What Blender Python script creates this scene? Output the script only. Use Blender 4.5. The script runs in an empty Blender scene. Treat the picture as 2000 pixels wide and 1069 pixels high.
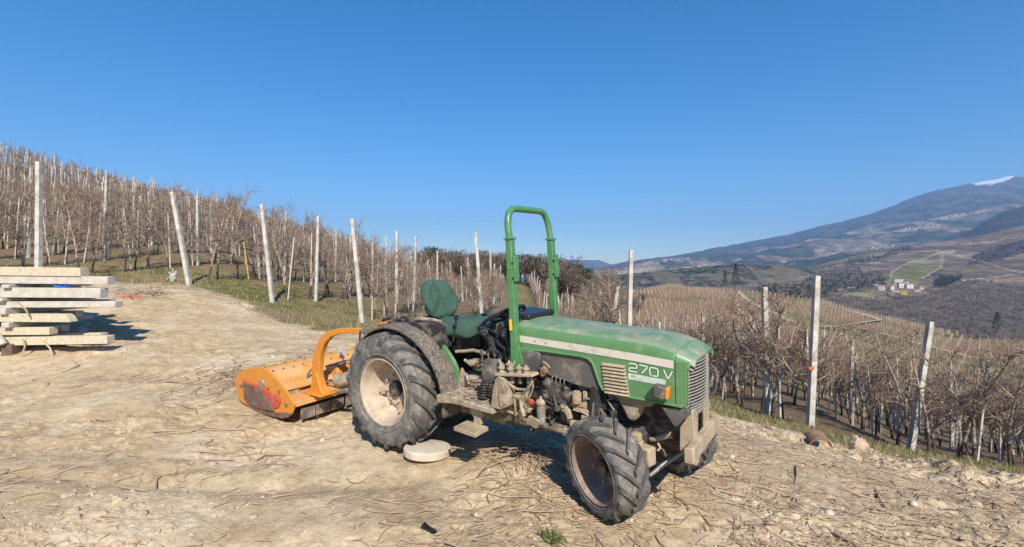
import bpy, math, random
import numpy as np
from mathutils import Vector, Matrix, Euler
rad = math.radians
SC = bpy.context.scene
COL = SC.collection

# ------------------------------------------------------------------ camera
cam_d = bpy.data.cameras.new('camera'); cam = bpy.data.objects.new('camera', cam_d); COL.objects.link(cam)
cam.location = (0, 0, 1.6); cam.rotation_euler = (rad(90), 0, 0)
cam_d.sensor_width = 36; cam_d.lens = 36 * 950 / 2000
cam_d.clip_start = 0.05; cam_d.clip_end = 90000
SC.camera = cam

# ------------------------------------------------------------------ sky and sun
SUN_AZ, SUN_EL = 166.0, 39.0          # clockwise from +Y, degrees
w = bpy.data.worlds.new('World'); SC.world = w; w.use_nodes = True
nt = w.node_tree; bg = nt.nodes['Background']
sky = nt.nodes.new('ShaderNodeTexSky'); sky.sky_type = 'NISHITA'; sky.sun_disc = False
sky.sun_elevation = rad(SUN_EL); sky.sun_rotation = rad(SUN_AZ)
sky.altitude = 600; sky.air_density = 1.15; sky.dust_density = 0.0; sky.ozone_density = 5.0
hs = nt.nodes.new('ShaderNodeHueSaturation'); hs.inputs['Saturation'].default_value = 1.36; nt.links.new(sky.outputs[0], hs.inputs['Color']); nt.links.new(hs.outputs[0], bg.inputs[0]); bg.inputs[1].default_value = 0.1
sl = bpy.data.lights.new('sun', 'SUN'); sl.energy = 5.0; sl.angle = rad(0.5); sl.color = (1.0, 0.93, 0.82)
so = bpy.data.objects.new('sun', sl); COL.objects.link(so)
_sd = Vector((math.sin(rad(SUN_AZ)) * math.cos(rad(SUN_EL)), math.cos(rad(SUN_AZ)) * math.cos(rad(SUN_EL)), math.sin(rad(SUN_EL))))
so.rotation_euler = _sd.to_track_quat('Z', 'Y').to_euler(); so.location = _sd * 50
SC.view_settings.view_transform = 'Standard'; SC.view_settings.look = 'None'
SC.view_settings.exposure = 0.6; SC.view_settings.gamma = 1
SC.cycles.volume_bounces = 0; SC.cycles.max_bounces = 6; SC.cycles.transparent_max_bounces = 8

# ------------------------------------------------------------------ materials
def mat(name, base, rough=0.8, metal=0.0, noise=None, dust=None, bump=None, coat=0.0, spec=0.4, attr=None, speck=None):
    """noise=(colour2, scale, contrast); dust=(colour, amount 0..1, scale); bump=(scale, strength, distance)"""
    m = bpy.data.materials.new(name); m.use_nodes = True
    t = m.node_tree; N = t.nodes; Lk = t.links; b = N['Principled BSDF']
    b.inputs['Roughness'].default_value = rough; b.inputs['Metallic'].default_value = metal
    b.inputs['Specular IOR Level'].default_value = spec
    if coat: b.inputs['Coat Weight'].default_value = coat; b.inputs['Coat Roughness'].default_value = .3
    tc = N.new('ShaderNodeTexCoord')
    def noi(scale, det=6, ro=.6, dist=0.0):
        n = N.new('ShaderNodeTexNoise'); n.inputs['Scale'].default_value = scale; n.inputs['Detail'].default_value = det
        n.inputs['Roughness'].default_value = ro; n.inputs['Distortion'].default_value = dist
        Lk.new(tc.outputs['Object'], n.inputs['Vector']); return n
    def ramp(src, a, bb):
        r = N.new('ShaderNodeMapRange'); r.inputs[1].default_value = a; r.inputs[2].default_value = bb; r.clamp = True
        Lk.new(src, r.inputs[0]); return r.outputs[0]
    def mix(f, a, c, mode='MIX'):
        x = N.new('ShaderNodeMix'); x.data_type = 'RGBA'; x.blend_type = mode
        if isinstance(f, (int, float)): x.inputs[0].default_value = f
        else: Lk.new(f, x.inputs[0])
        for i, v in ((6, a), (7, c)):
            if isinstance(v, (tuple, list)): x.inputs[i].default_value = (*v[:3], 1)
            else: Lk.new(v, x.inputs[i])
        return x.outputs[2]
    c = tuple(base)
    if attr:
        a = N.new('ShaderNodeAttribute'); a.attribute_name = attr; c = a.outputs['Color']
    if noise:
        for k in range(0, len(noise), 3):
            c2, s, ct = noise[k:k + 3]
            f = ramp(noi(s).outputs[0], .5 - ct, .5 + ct)
            c = mix(f, c, c2, 'MULTIPLY' if attr else 'MIX')
    rg = None
    if dust:
        for k in range(0, len(dust), 3):
            dc, amt, s = dust[k:k + 3]
            f = ramp(noi(s, 10, .68, .4).outputs[0], .62 - amt * .35, .78 - amt * .25)
            c = mix(f, c, dc); rg = f
    if speck:
        sc_, s, th = speck
        f = ramp(noi(s, 3, .7).outputs[0], th, th + .04); c = mix(f, c, sc_)
    if isinstance(c, tuple): b.inputs['Base Color'].default_value = (*c[:3], 1)
    else: Lk.new(c, b.inputs['Base Color'])
    if rg is not None:
        r2 = N.new('ShaderNodeMapRange'); r2.inputs[3].default_value = rough; r2.inputs[4].default_value = .95
        Lk.new(rg, r2.inputs[0]); Lk.new(r2.outputs[0], b.inputs['Roughness'])
    if bump:
        prev = None
        for k in range(0, len(bump), 3):
            s, st, ds = bump[k:k + 3]
            bn = N.new('ShaderNodeBump'); bn.inputs['Strength'].default_value = st; bn.inputs['Distance'].default_value = ds
            Lk.new(noi(s, 8, .65).outputs[0], bn.inputs['Height'])
            if prev: Lk.new(prev, bn.inputs['Normal'])
            prev = bn.outputs[0]
        Lk.new(prev, b.inputs['Normal'])
    return m

MUD = (.46, .36, .25)
M = {}
M['green'] = mat('green_paint', (.095, .225, .085), .38, coat=.25, noise=((.12, .25, .11), 9, .12), dust=((.34, .34, .24), .12, 7), bump=(30, .05, .01))
M['green_top'] = mat('worn_green_paint', (.11, .22, .10), .5, noise=((.17, .26, .17), 5, .1), dust=((.26, .28, .19), .5, 4.5, (.40, .36, .26), .24, 13), bump=(30, .05, .01))
M['rops'] = mat('roll_bar_paint', (.065, .21, .07), .35, coat=.3, noise=((.09, .24, .095), 12, .1), dust=((.2, .26, .15), .12, 14))
M['white'] = mat('white_stripe', (.62, .58, .5), .5, dust=((.42, .36, .28), .3, 12))
M['letter'] = mat('white_lettering', (.56, .7, .5), .5)
M['black'] = mat('black_plastic', (.018, .018, .019), .38, dust=((.2, .17, .13), .12, 9))
M['blackm'] = mat('black_muddy_metal', (.03, .028, .027), .6, dust=((.30, .25, .19), .38, 7))
M['pump'] = mat('dull_grey_casting', (.13, .125, .118), .5, metal=.3, noise=((.05, .047, .043), 14, .15), dust=((.36, .30, .22), .28, 16), bump=(40, .3, .01))
M['grey'] = mat('grey_muddy_plastic', (.085, .082, .078), .55, noise=((.14, .125, .105), 4, .14), dust=((.36, .31, .24), .28, 8), bump=(40, .1, .01))
M['cast'] = mat('dusty_cast_iron', (.10, .085, .068), .8, noise=((.2, .165, .12), 9, .15), dust=(MUD, .45, 9), bump=(50, .3, .01))
M['mud'] = mat('mud_caked_metal', (.33, .26, .18), .9, noise=((.2, .16, .115), 11, .12), dust=((.52, .42, .3), .45, 14), bump=(45, .5, .015))
M['tan'] = mat('tan_muddy_steel', (.42, .33, .22), .85, noise=((.3, .225, .14), 8, .12), dust=((.5, .42, .3), .4, 16), bump=(40, .3, .01))
M['rubber'] = mat('dusty_tyre_rubber', (.085, .083, .08), .78, noise=((.14, .132, .12), 5, .12), dust=((.29, .26, .22), .5, 9), bump=(70, .3, .01, 12, .2, .02))
M['lug'] = mat('worn_tyre_lugs', (.10, .098, .094), .75, noise=((.065, .063, .06), 7, .12), dust=((.24, .215, .18), .3, 13), bump=(70, .3, .01))
M['mudpack'] = mat('mud_between_lugs', (.20, .175, .14), .92, noise=((.11, .10, .09), 12, .15), dust=((.34, .29, .22), .35, 18), bump=(60, .5, .01))
M['rim'] = mat('dusty_cream_rim', (.42, .335, .24), .8, noise=((.36, .24, .18), 5, .12, (.50, .42, .31), 13, .12), dust=((.52, .43, .33), .4, 9), bump=(60, .15, .005))
M['rimdark'] = mat('brown_rim', (.24, .17, .13), .75, dust=((.45, .36, .27), .35, 8))
M['fender'] = mat('mud_spattered_fender', (.045, .04, .037), .65, noise=((.12, .10, .08), 9, .12), dust=((.36, .30, .23), .45, 55, (.30, .25, .19), .3, 110), bump=(60, .3, .01))
M['cloth'] = mat('green_seat_cloth', (.05, .095, .072), .9, noise=((.05, .105, .078), 8, .15), dust=((.1, .14, .11), .15, 12), bump=(5, .5, .05, 18, .3, .02), spec=.2)
M['shiny'] = mat('glossy_black_sheet', (.012, .013, .016), .22, dust=((.12, .11, .1), .1, 8), bump=(9, .8, .05))
M['orange'] = mat('orange_paint', (.66, .25, .022), .42, coat=.15, noise=((.6, .22, .03), 6, .15), dust=((.5, .3, .13), .22, 9), bump=(40, .08, .01))
M['orange_top'] = mat('dusty_orange_paint', (.62, .27, .055), .55, noise=((.6, .33, .12), 4, .12), dust=((.52, .36, .19), .45, 6), bump=(40, .1, .01))
M['red'] = mat('faded_red_paint', (.55, .085, .05), .5, dust=((.5, .25, .18), .3, 11))
M['scraped'] = mat('scraped_brown_steel', (.14, .085, .065), .55, metal=.3, noise=((.24, .16, .13), 12, .15), dust=((.3, .22, .17), .3, 14))
M['steel'] = mat('bare_steel', (.3, .29, .27), .45, metal=.6, dust=((.35, .3, .23), .35, 15))
M['silver'] = mat('dusty_silver_slats', (.38, .355, .31), .5, metal=.35, dust=((.42, .36, .28), .35, 12))
M['amber'] = mat('amber_lens', (.75, .22, .01), .25, coat=.4, speck=((.5, .4, .3), 60, .6))
M['yellow'] = mat('yellow_sticker', (.8, .52, .02), .5)
M['flap'] = mat('muddy_rubber_flap', (.12, .10, .08), .85, dust=((.38, .31, .23), .5, 8))
M['glass'] = mat('dusty_glass', (.2, .19, .16), .3, dust=((.4, .35, .28), .4, 30))
M['plank'] = mat('pale_sawn_wood', (.53, .45, .32), .8, noise=((.40, .33, .225), 5, .15, (.60, .52, .38), 23, .12), dust=((.4, .33, .25), .2, 6), bump=(40, .3, .01))
M['plankw'] = mat('whitish_concrete_beam', (.56, .52, .45), .85, noise=((.42, .38, .32), 6, .15), dust=((.42, .38, .31), .22, 8), bump=(60, .3, .01))
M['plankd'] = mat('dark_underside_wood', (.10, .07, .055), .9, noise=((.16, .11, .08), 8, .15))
M['post'] = mat('grey_concrete_post', (.50, .47, .41), .9, noise=((.33, .30, .25), 1.4, .12, (.40, .36, .29), 9, .1, (.56, .53, .47), 5, .08), speck=((.22, .19, .15), 26, .66), bump=(60, .4, .01))
M['disc'] = mat('pale_concrete_disc', (.60, .53, .42), .9, noise=((.5, .43, .33), 9, .15), bump=(50, .4, .008))
M['bark'] = mat('pale_apple_bark', (.36, .27, .20), .9, noise=((.15, .105, .075), 6, .16, (.47, .38, .28), 19, .12), bump=(60, .4, .01))
M['twig'] = mat('reddish_twig_bark', (.22, .145, .105), .85, noise=((.33, .24, .175), 7, .14))
M['darkbark'] = mat('dark_trunk_base', (.055, .042, .035), .95, noise=((.12, .09, .07), 14, .15), bump=(60, .5, .01))
M['litter'] = mat('dry_prunings', (.30, .215, .145), .9, noise=((.42, .32, .215), 3, .1))
M['litterp'] = mat('pale_wood_chips', (.48, .37, .25), .9, noise=((.36, .265, .175), 4, .1))
M['stone'] = mat('pale_stones', (.62, .55, .44), .9, noise=((.5, .43, .33), 7, .15), bump=(40, .4, .01))
M['grassg'] = mat('green_grass', (.10, .15, .03), .8, noise=((.16, .18, .05), 2, .15), spec=.2)
M['grassd'] = mat('dry_grass', (.36, .28, .14), .85, noise=((.24, .22, .09), 2, .15), spec=.2)
M['blue'] = mat('blue_strap', (.01, .12, .62), .5)
M['netred'] = mat('orange_red_net', (.62, .12, .05), .7)
M['strap'] = mat('yellow_strap', (.7, .5, .08), .7)
M['pine'] = mat('dark_pine_needles', (.022, .042, .018), .85, noise=((.04, .065, .025), .6, .15), spec=.2)
M['bare'] = mat('bare_forest_twigs', (.12, .09, .068), .9, noise=((.17, .13, .10), .4, .12), spec=.1)
M['bareg'] = mat('greyish_bare_twigs', (.17, .135, .115), .9, noise=((.29, .25, .21), .3, .12), spec=.1)
M['wall'] = mat('pale_plaster', (.72, .68, .6), .8, noise=((.6, .56, .5), .3, .15))
M['wally'] = mat('yellow_plaster', (.62, .40, .10), .8)
M['roof'] = mat('brown_roof_tiles', (.22, .12, .085), .8, noise=((.3, .18, .13), .8, .15))
M['window'] = mat('dark_window_glass', (.03, .035, .04), .2)
M['rust'] = mat('rusty_brown_tile', (.20, .10, .06), .85, noise=((.3, .18, .12), 12, .15))

# ------------------------------------------------------------------ mesh building
class MB:
    def __init__(s): s.v = []; s.f = []; s.m = []
    def add(s, vs, fs, m=0):
        o = len(s.v); s.v += [tuple(map(float, p)) for p in vs]
        for f in fs: s.f.append(tuple(i + o for i in f)); s.m.append(m)
    def box(s, c, d, rot=None, m=0, taper=1.0):
        x, y, z = d[0] / 2, d[1] / 2, d[2] / 2; k = taper
        vs = [(-x, -y, -z), (x, -y, -z), (x, y, -z), (-x, y, -z), (-x * k, -y * k, z), (x * k, -y * k, z), (x * k, y * k, z), (-x * k, y * k, z)]
        R_ = Euler(rot).to_matrix() if rot else None
        vs = [(Vector(p) if R_ is None else R_ @ Vector(p)) + Vector(c) for p in vs]
        s.add(vs, [(3, 2, 1, 0), (4, 5, 6, 7), (0, 1, 5, 4), (1, 2, 6, 5), (2, 3, 7, 6), (3, 0, 4, 7)], m)
    def beam(s, a, b, w_, h_, m=0, up=(0, 0, 1)):
        a = Vector(a); b = Vector(b); d = (b - a).normalized(); u = Vector(up)
        sx = d.cross(u).normalized(); uu = sx.cross(d)
        vs = []
        for p in (a, b):
            for i, j in ((-1, -1), (1, -1), (1, 1), (-1, 1)): vs.append(p + sx * (i * w_ / 2) + uu * (j * h_ / 2))
        s.add(vs, [(0, 1, 2, 3), (7, 6, 5, 4), (0, 4, 5, 1), (1, 5, 6, 2), (2, 6, 7, 3), (3, 7, 4, 0)], m)
    def tube(s, path, r, n=8, m=0, cap=True, sq=None):
        path = [Vector(p) for p in path]; k = len(path)
        rr = r if isinstance(r, (list, tuple)) else [r] * k
        t0 = (path[1] - path[0]).normalized()
        a = t0.orthogonal().normalized() if sq is None else (Vector(sq) - t0 * Vector(sq).dot(t0)).normalized()
        vs = []
        for i, p in enumerate(path):
            if i == 0: t = path[1] - p
            elif i == k - 1: t = p - path[i - 1]
            else: t = (path[i + 1] - p).normalized() + (p - path[i - 1]).normalized()
            t = t.normalized() if t.length > 1e-9 else t0
            a = (a - t * a.dot(t)).normalized(); b = t.cross(a)
            for j in range(n):
                an = 2 * math.pi * (j + (.5 if sq is not None else 0)) / n
                vs.append(p + (a * math.cos(an) + b * math.sin(an)) * rr[i])
        fs = [(i * n + j, i * n + (j + 1) % n, (i + 1) * n + (j + 1) % n, (i + 1) * n + j) for i in range(k - 1) for j in range(n)]
        if cap: fs += [tuple(range(n))[::-1], tuple(range((k - 1) * n, k * n))]
        s.add(vs, fs, m)
    def cyl(s, a, b, r, n=16, m=0, r2=None): s.tube([a, b], [r, r if r2 is None else r2], n, m)
    def lathe(s, prof, c=(0, 0, 0), ax=(0, 1, 0), n=40, m=0, close=False):
        """prof: (along, radius)"""
        ax = Vector(ax).normalized(); a = ax.orthogonal().normalized(); b = ax.cross(a); c = Vector(c); k = len(prof); vs = []
        for (h, r) in prof:
            for j in range(n):
                an = 2 * math.pi * j / n; vs.append(c + ax * h + (a * math.cos(an) + b * math.sin(an)) * r)
        fs = []
        for i in range(k if close else k - 1):
            i2 = (i + 1) % k
            for j in range(n): fs.append((i * n + j, i * n + (j + 1) % n, i2 * n + (j + 1) % n, i2 * n + j))
        s.add(vs, fs, m)
    def prism(s, poly, t0, t1, pl='xz', m=0):
        """extrude a 2D outline along the remaining axis between t0 and t1"""
        def P3(p, t): return {'xz': (p[0], t, p[1]), 'yz': (t, p[0], p[1]), 'xy': (p[0], p[1], t)}[pl]
        n = len(poly)
        s.add([P3(p, t0) for p in poly] + [P3(p, t1) for p in poly], [tuple(range(n)), tuple(range(n, 2 * n))[::-1]] + [(i, i + n, (i + 1) % n + n, (i + 1) % n) for i in range(n)], m)
    def build(s, name, mats, parent=None, bevel=0, smooth=True, ang=38, label=None, seg=2):
        me = bpy.data.meshes.new(name); me.from_pydata(s.v, [], s.f)
        for m in (mats if isinstance(mats, (list, tuple)) else [mats]): me.materials.append(M[m] if isinstance(m, str) else m)
        me.polygons.foreach_set('material_index', s.m); me.update()
        import bmesh
        bm = bmesh.new(); bm.from_mesh(me); bmesh.ops.recalc_face_normals(bm, faces=bm.faces); bm.to_mesh(me); bm.free()
        if smooth:
            me.shade_smooth(); me.set_sharp_from_angle(angle=rad(ang))
        o = bpy.data.objects.new(name, me); COL.objects.link(o)
        if parent is not None: o.parent = parent
        if bevel:
            b = o.modifiers.new('bevel', 'BEVEL'); b.width = bevel; b.segments = seg; b.limit_method = 'ANGLE'; b.angle_limit = rad(40); b.harden_normals = False
        if label: o['label'] = label
        return o

def npmesh(name, verts, faces, mats, midx=None, smooth=False, parent=None):
    """faces: (n,3) or (n,4) int array"""
    me = bpy.data.meshes.new(name); nv = len(verts); nf, k = faces.shape
    me.vertices.add(nv); me.vertices.foreach_set('co', np.ascontiguousarray(verts, dtype=np.float32).ravel())
    me.loops.add(nf * k); me.loops.foreach_set('vertex_index', np.ascontiguousarray(faces, dtype=np.int32).ravel())
    me.polygons.add(nf); me.polygons.foreach_set('loop_start', np.arange(0, nf * k, k, dtype=np.int32))
    for m in mats: me.materials.append(M[m] if isinstance(m, str) else m)
    if midx is not None: me.polygons.foreach_set('material_index', np.ascontiguousarray(midx, dtype=np.int32))
    me.update(calc_edges=True)
    me.polygons.foreach_set('use_smooth', np.full(nf, smooth, dtype=bool))
    o = bpy.data.objects.new(name, me); COL.objects.link(o)
    if parent is not None: o.parent = parent
    return o
def tag(o, label=None, cat=None, group=None, kind=None):
    if label: o['label'] = label
    if cat: o['category'] = cat
    if group: o['group'] = group
    if kind: o['kind'] = kind
    return o
def empty(name, loc=(0, 0, 0), mw=None):
    o = bpy.data.objects.new(name, None); COL.objects.link(o); o.empty_display_size = .2
    if mw is not None: o.matrix_world = mw
    else: o.location = loc
    return o
def copy_tree(o, parent=None):
    c = o.copy(); COL.objects.link(c)
    if parent is not None: c.parent = parent
    for ch in o.children: copy_tree(ch, c)
    return c

# ------------------------------------------------------------------ noise and terrain height
def _h(ix, iy, s):
    n = (ix.astype(np.int64) * 374761393 + iy.astype(np.int64) * 668265263 + s * 974711) & 0x7fffffff
    n = ((n ^ (n >> 13)) * 1274126177) & 0x7fffffff
    return ((n ^ (n >> 16)) & 0xffff) / 65535.0
def vnoise(x, y, s=0):
    ix = np.floor(x); iy = np.floor(y); fx = x - ix; fy = y - iy; fx = fx * fx * (3 - 2 * fx); fy = fy * fy * (3 - 2 * fy)
    return (_h(ix, iy, s) * (1 - fx) + _h(ix + 1, iy, s) * fx) * (1 - fy) + (_h(ix, iy + 1, s) * (1 - fx) + _h(ix + 1, iy + 1, s) * fx) * fy
def fbm(x, y, oct=4, s=0, g=.5):
    o = 0; a = 1; t = 0
    for k in range(oct): o = o + a * vnoise(x * 2 ** k + k * 17.3, y * 2 ** k - k * 9.1, s + k); t += a; a *= g
    return o / t
def sstep(a, b, x):
    t = np.clip((x - a) / (b - a), 0, 1); return t * t * (3 - 2 * t)
TP=[(0.0,0.0,0.02),(-3.0,0.0,0.1),(3.0,0.0,-0.03),(0.0,-6.0,0.1),(-8.0,-4.0,0.3),(8.0,-4.0,-0.4),(0.0,-40.0,2.0),(-40.0,0.0,6.0),(40.0,-20.0,-14.0),(40.0,10.0,-12.0),(-90.0,10.0,17.0),(-60.0,-60.0,10.0),(70.0,-70.0,-30.0),(0.0,2.8,0.0),(-2.9,2.8,0.06),(3.0,2.9,-0.1),(0.0,1.5,0.0),(-1.09,4.57,-0.05),(0.65,3.26,-0.03),(1.25,3.95,0.01),(-0.61,5.26,0.0),(0.05,4.28,-0.0),(-2.74,5.36,0.06),(-1.92,6.52,0.15),(-7.11,7.5,0.37),(-9.08,7.5,0.37),(-7.74,10.5,0.88),(-6.84,13.0,0.84),(-4.63,11.0,0.38),(-4.11,7.5,0.29),(-2.32,11.0,0.38),(3.04,7.6,-0.52),(3.79,7.2,-0.64),(4.38,6.4,-0.65),(4.88,5.8,-0.63),(5.37,5.1,-0.55),(6.29,4.6,-0.65),(5.33,8.7,-1.15),(5.39,10.3,-1.39),(8.03,9.8,-1.96),(10.0,9.5,-2.25),(13.26,9.0,-2.62),(-0.92,15.0,0.17),(2.89,12.0,-0.49),(0.0,11.5,0.32),(0.79,25.0,-0.39),(1.58,50.0,-0.9),(-6.32,60.0,-0.01),(-12.0,11.4,1.53),(-15.79,15.0,1.83),(-26.32,25.0,3.82),(-36.84,35.0,6.74),(-52.63,50.0,12.05),(-63.16,60.0,15.27),(-78.95,75.0,18.38),(-36.84,25.0,5.67),(-73.68,50.0,16.05),(-88.42,60.0,19.57),(-110.53,75.0,23.27),(-10.32,14.0,1.34),(-8.97,14.2,1.29),(-13.89,22.0,2.4),(-22.11,35.0,4.34),(-31.58,50.0,6.99),(-41.05,65.0,9.09),(-50.53,80.0,10.4),(-6.17,15.3,0.71),(-6.68,13.5,0.78),(-3.9,12.6,0.27),(-8.42,20.0,1.06),(-12.63,30.0,1.74),(-21.05,50.0,3.68),(-31.58,75.0,6.53),(-40.0,95.0,7.45),(-3.58,20.0,0.01),(-5.53,35.0,-0.44),(-9.47,60.0,-0.77),(-14.21,90.0,-0.63),(-17.37,110.0,-0.54),(-7.58,30.0,0.79),(-16.42,60.0,2.52),(-26.53,90.0,4.87),(-18.16,115.0,0.33),(0.0,110.0,-0.43),(10.53,100.0,-1.29),(20.53,130.0,-3.26),(-157.89,250.0,5.42),(-263.16,250.0,10.68),(-52.63,250.0,-5.11),(0.0,200.0,-4.82),(2.9,14.0,-1.07),(2.9,17.2,-1.72),(3.01,22.0,-2.23),(3.05,29.0,-2.72),(3.03,48.0,-3.12),(5.28,17.6,-2.43),(5.37,13.8,-1.94),(7.11,45.0,-4.11),(14.21,90.0,-5.36),(6.95,22.0,-3.21),(18.95,60.0,-7.08),(47.37,150.0,-11.9),(78.95,250.0,-9.06),(104.21,330.0,-8.65),(6.63,14.0,-2.09),(14.21,30.0,-4.42),(37.89,80.0,-8.97),(85.26,180.0,-12.71),(127.89,270.0,-11.33),(156.32,330.0,-9.34),(8.21,13.0,-2.03),(13.89,22.0,-3.85),(31.58,50.0,-8.16),(69.47,110.0,-14.09),(126.32,200.0,-16.4),(170.53,270.0,-14.17),(11.05,14.0,-3.2),(19.74,25.0,-5.91),(47.37,60.0,-12.64),(94.74,120.0,-19.31),(150.0,190.0,-21.5),(197.37,250.0,-23.01),(14.74,14.0,-3.79),(31.58,30.0,-8.36),(84.21,80.0,-19.07),(157.89,150.0,-27.69),(242.11,230.0,-33.63),(305.26,290.0,-37.93),(50.53,30.0,-13.1),(168.42,100.0,-31.61),(488.42,290.0,-58.08),(66.32,420.0,-36.2),(142.11,450.0,-48.37),(284.21,450.0,-67.32),(484.21,460.0,-126.96),(774.74,460.0,-151.17),(0.0,420.0,-36.2)]
_pa = np.array(TP)
def _warp(x, y):
    r = np.hypot(x, y); k = np.log1p(r / 3.) / np.maximum(r, 1e-6); return x * k, y * k
_U, _V = _warp(_pa[:, 0], _pa[:, 1]); _W = (_pa[:, 2] - 1.6) / (np.hypot(_pa[:, 0], _pa[:, 1]) + 3)
_d2 = (_U[:, None] - _U) ** 2 + (_V[:, None] - _V) ** 2; _n = len(_pa)
_K = .5 * _d2 * np.log(_d2 + 1e-12) + np.eye(_n) * 1e-3; _Q = np.c_[np.ones(_n), _U, _V]
_C = np.linalg.solve(np.block([[_K, _Q], [_Q.T, np.zeros((3, 3))]]), np.r_[_W, 0, 0, 0])
def hbase(x, y):
    x = np.asarray(x, float); y = np.asarray(y, float); sh = np.broadcast(x, y).shape
    x = np.broadcast_to(x, sh).ravel(); y = np.broadcast_to(y, sh).ravel(); u, v = _warp(x, y)
    o = _C[-3] + _C[-2] * u + _C[-1] * v
    for i in range(_n):
        d = (u - _U[i]) ** 2 + (v - _V[i]) ** 2; o = o + _C[i] * .5 * d * np.log(d + 1e-12)
    return (o * (np.hypot(x, y) + 3) + 1.6).reshape(sh)
def segd(x, y, path):
    """distance to a polyline"""
    best = np.full(np.shape(x), 1e9)
    for (ax, ay), (bx, by) in zip(path[:-1], path[1:]):
        dx, dy = bx - ax, by - ay; t = np.clip(((x - ax) * dx + (y - ay) * dy) / (dx * dx + dy * dy), 0, 1)
        best = np.minimum(best, np.hypot(x - ax - t * dx, y - ay - t * dy))
    return best
LEDGE = [(-30, 6), (-14, 9.5), (-11.8, 11.4), (-10.9, 13.3), (-10.2, 13.6), (-8.6, 13.1), (-7.2, 12.9), (-6.2, 11.9), (-4.6, 10.8), (-3.4, 10.6), (-1.1, 10.4), (1.0, 8.6), (1.9, 7.6)]
REDGE = [(1.9, 7.6), (2.87, 7.1), (3.5, 6.5), (4.0, 6.1), (4.5, 5.75), (5.1, 5.2), (5.7, 4.6), (7.5, 3.0), (12, 0)]
EDGE = LEDGE + REDGE[1:]
_ea = np.array(EDGE)
def yard(x, y):
    """signed distance inside (+) the dirt yard"""
    # the edge as y limit over x
    lim = np.interp(x, _ea[:, 0], _ea[:, 1]); d = segd(x, y, EDGE); return np.where(y < lim, d, -d)
def hdet(x, y):
    """small relief of the yard and the clods"""
    r = np.hypot(x, y); yd = yard(x, y) + (fbm(x * 1.3, y * 1.3, 3, 5) - .5) * 1.0
    inn = sstep(-.3, .3, yd)
    ruts = 0
    for off in (0, .95): ruts = ruts - np.exp(-((y - (3.05 + off + .10 * x + .09 * np.sin(x * .9))) / .13) ** 2) * sstep(.3, -1.2, x) * .035 * (.6 + .8 * fbm(x * 2, y * 2, 2, 13)); nearf = 1 - sstep(14, 40, r)
    a = (fbm(x * 1.1, y * 1.1, 3, 11) - .5) * .10
    rough = sstep(.45, .65, fbm(x * .9 + 3, y * .9, 3, 21))
    crest = np.exp(-((segd(x, y, REDGE) - .7) / .5) ** 2)
    rough = np.clip(rough + crest * 1.0 + .8 * np.exp(-(np.hypot(x + 2.6, y - 2.95) / .6) ** 2) + .35 * sstep(.5, 2.5, x), 0, 1.4)
    cl = np.abs(fbm(x * 7, y * 7, 3, 31) - .5) * 2
    cl2 = np.abs(fbm(x * 19, y * 19, 3, 41) - .5) * 2
    lump = (fbm(x * 4.2, y * 4.2, 3, 51) - .5)
    a = a + rough * (lump * .06 - cl * .022 - cl2 * .016) - cl2 * .004 - cl * .003
    bank = sstep(2.6, 3.8, x) * np.exp(-((segd(x, y, REDGE) - .75) / .8) ** 2)
    a = a + crest * .07 + bank * ((fbm(x * 5.5, y * 5.5, 3, 55) - .5) * .16 - np.abs(fbm(x * 12, y * 12, 2, 57) - .5) * .10)
    flat = np.ones_like(a)
    for (cx, cy, rr) in ((-1.09, 4.57, .5), (.65, 3.26, .45), (1.25, 3.95, .4), (-.61, 5.26, .5)):
        flat = np.minimum(flat, sstep(.25 * rr, 1.2 * rr, np.hypot(x - cx, y - cy)) * .9 + .1)
    return (a + ruts) * inn * nearf * flat + (1 - inn) * (fbm(x * 2.5, y * 2.5, 4, 61) - .5) * .12 * (1 - sstep(20, 90, r))
def H(x, y): return hbase(x, y) + hdet(np.asarray(x, float), np.asarray(y, float))
def Hf(x, y): return float(H(np.array([x]), np.array([y]))[0])

# ------------------------------------------------------------------ ground sheet
def polar_sheet():
    th = np.r_[np.linspace(-180, -64, 40)[:-1], np.linspace(-64, 64, 1230), np.linspace(64, 180, 40)[1:-1]]
    r = np.r_[np.geomspace(.35, 1.9, 30)[:-1], np.geomspace(1.9, 8, 430)[:-1], np.geomspace(8, 30, 230)[:-1], np.geomspace(30, 460, 230)]
    T, Rr = np.meshgrid(np.radians(th), r, indexing='ij')
    X = Rr * np.sin(T); Y = Rr * np.cos(T)
    # base height on a coarse grid, refined bilinearly in (angle, ring) index space
    ci = np.unique(np.r_[np.arange(0, len(th), 6), len(th) - 1]); cj = np.unique(np.r_[np.arange(0, len(r), 4), len(r) - 1])
    Hc = hbase(X[np.ix_(ci, cj)], Y[np.ix_(ci, cj)])
    tmp = np.array([np.interp(np.arange(len(r)), cj, row) for row in Hc])
    Z = np.array([np.interp(np.arange(len(th)), ci, tmp[:, j]) for j in range(len(r))]).T
    Z = Z + hdet(X, Y)
    return th, r, X, Y, Z
th, rr_, X, Y, Z = polar_sheet()
nt_, nr_ = X.shape
def lerp(a, b, t): return a + (b - a) * t[..., None]
def C3(*c): return np.array(c)
yd = yard(X, Y) + (fbm(X * 1.3, Y * 1.3, 3, 5) - .5) * 1.6 + (fbm(X * 5, Y * 5, 2, 9) - .5) * .5
n1 = fbm(X * .5, Y * .5, 4, 71); n2 = fbm(X * 2.3, Y * 2.3, 4, 72); n3 = fbm(X * 9, Y * 9, 3, 73)
dirt = lerp(C3(.60, .46, .285), C3(.73, .60, .41), sstep(.35, .65, n1 * .5 + n2 * .5))
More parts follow.
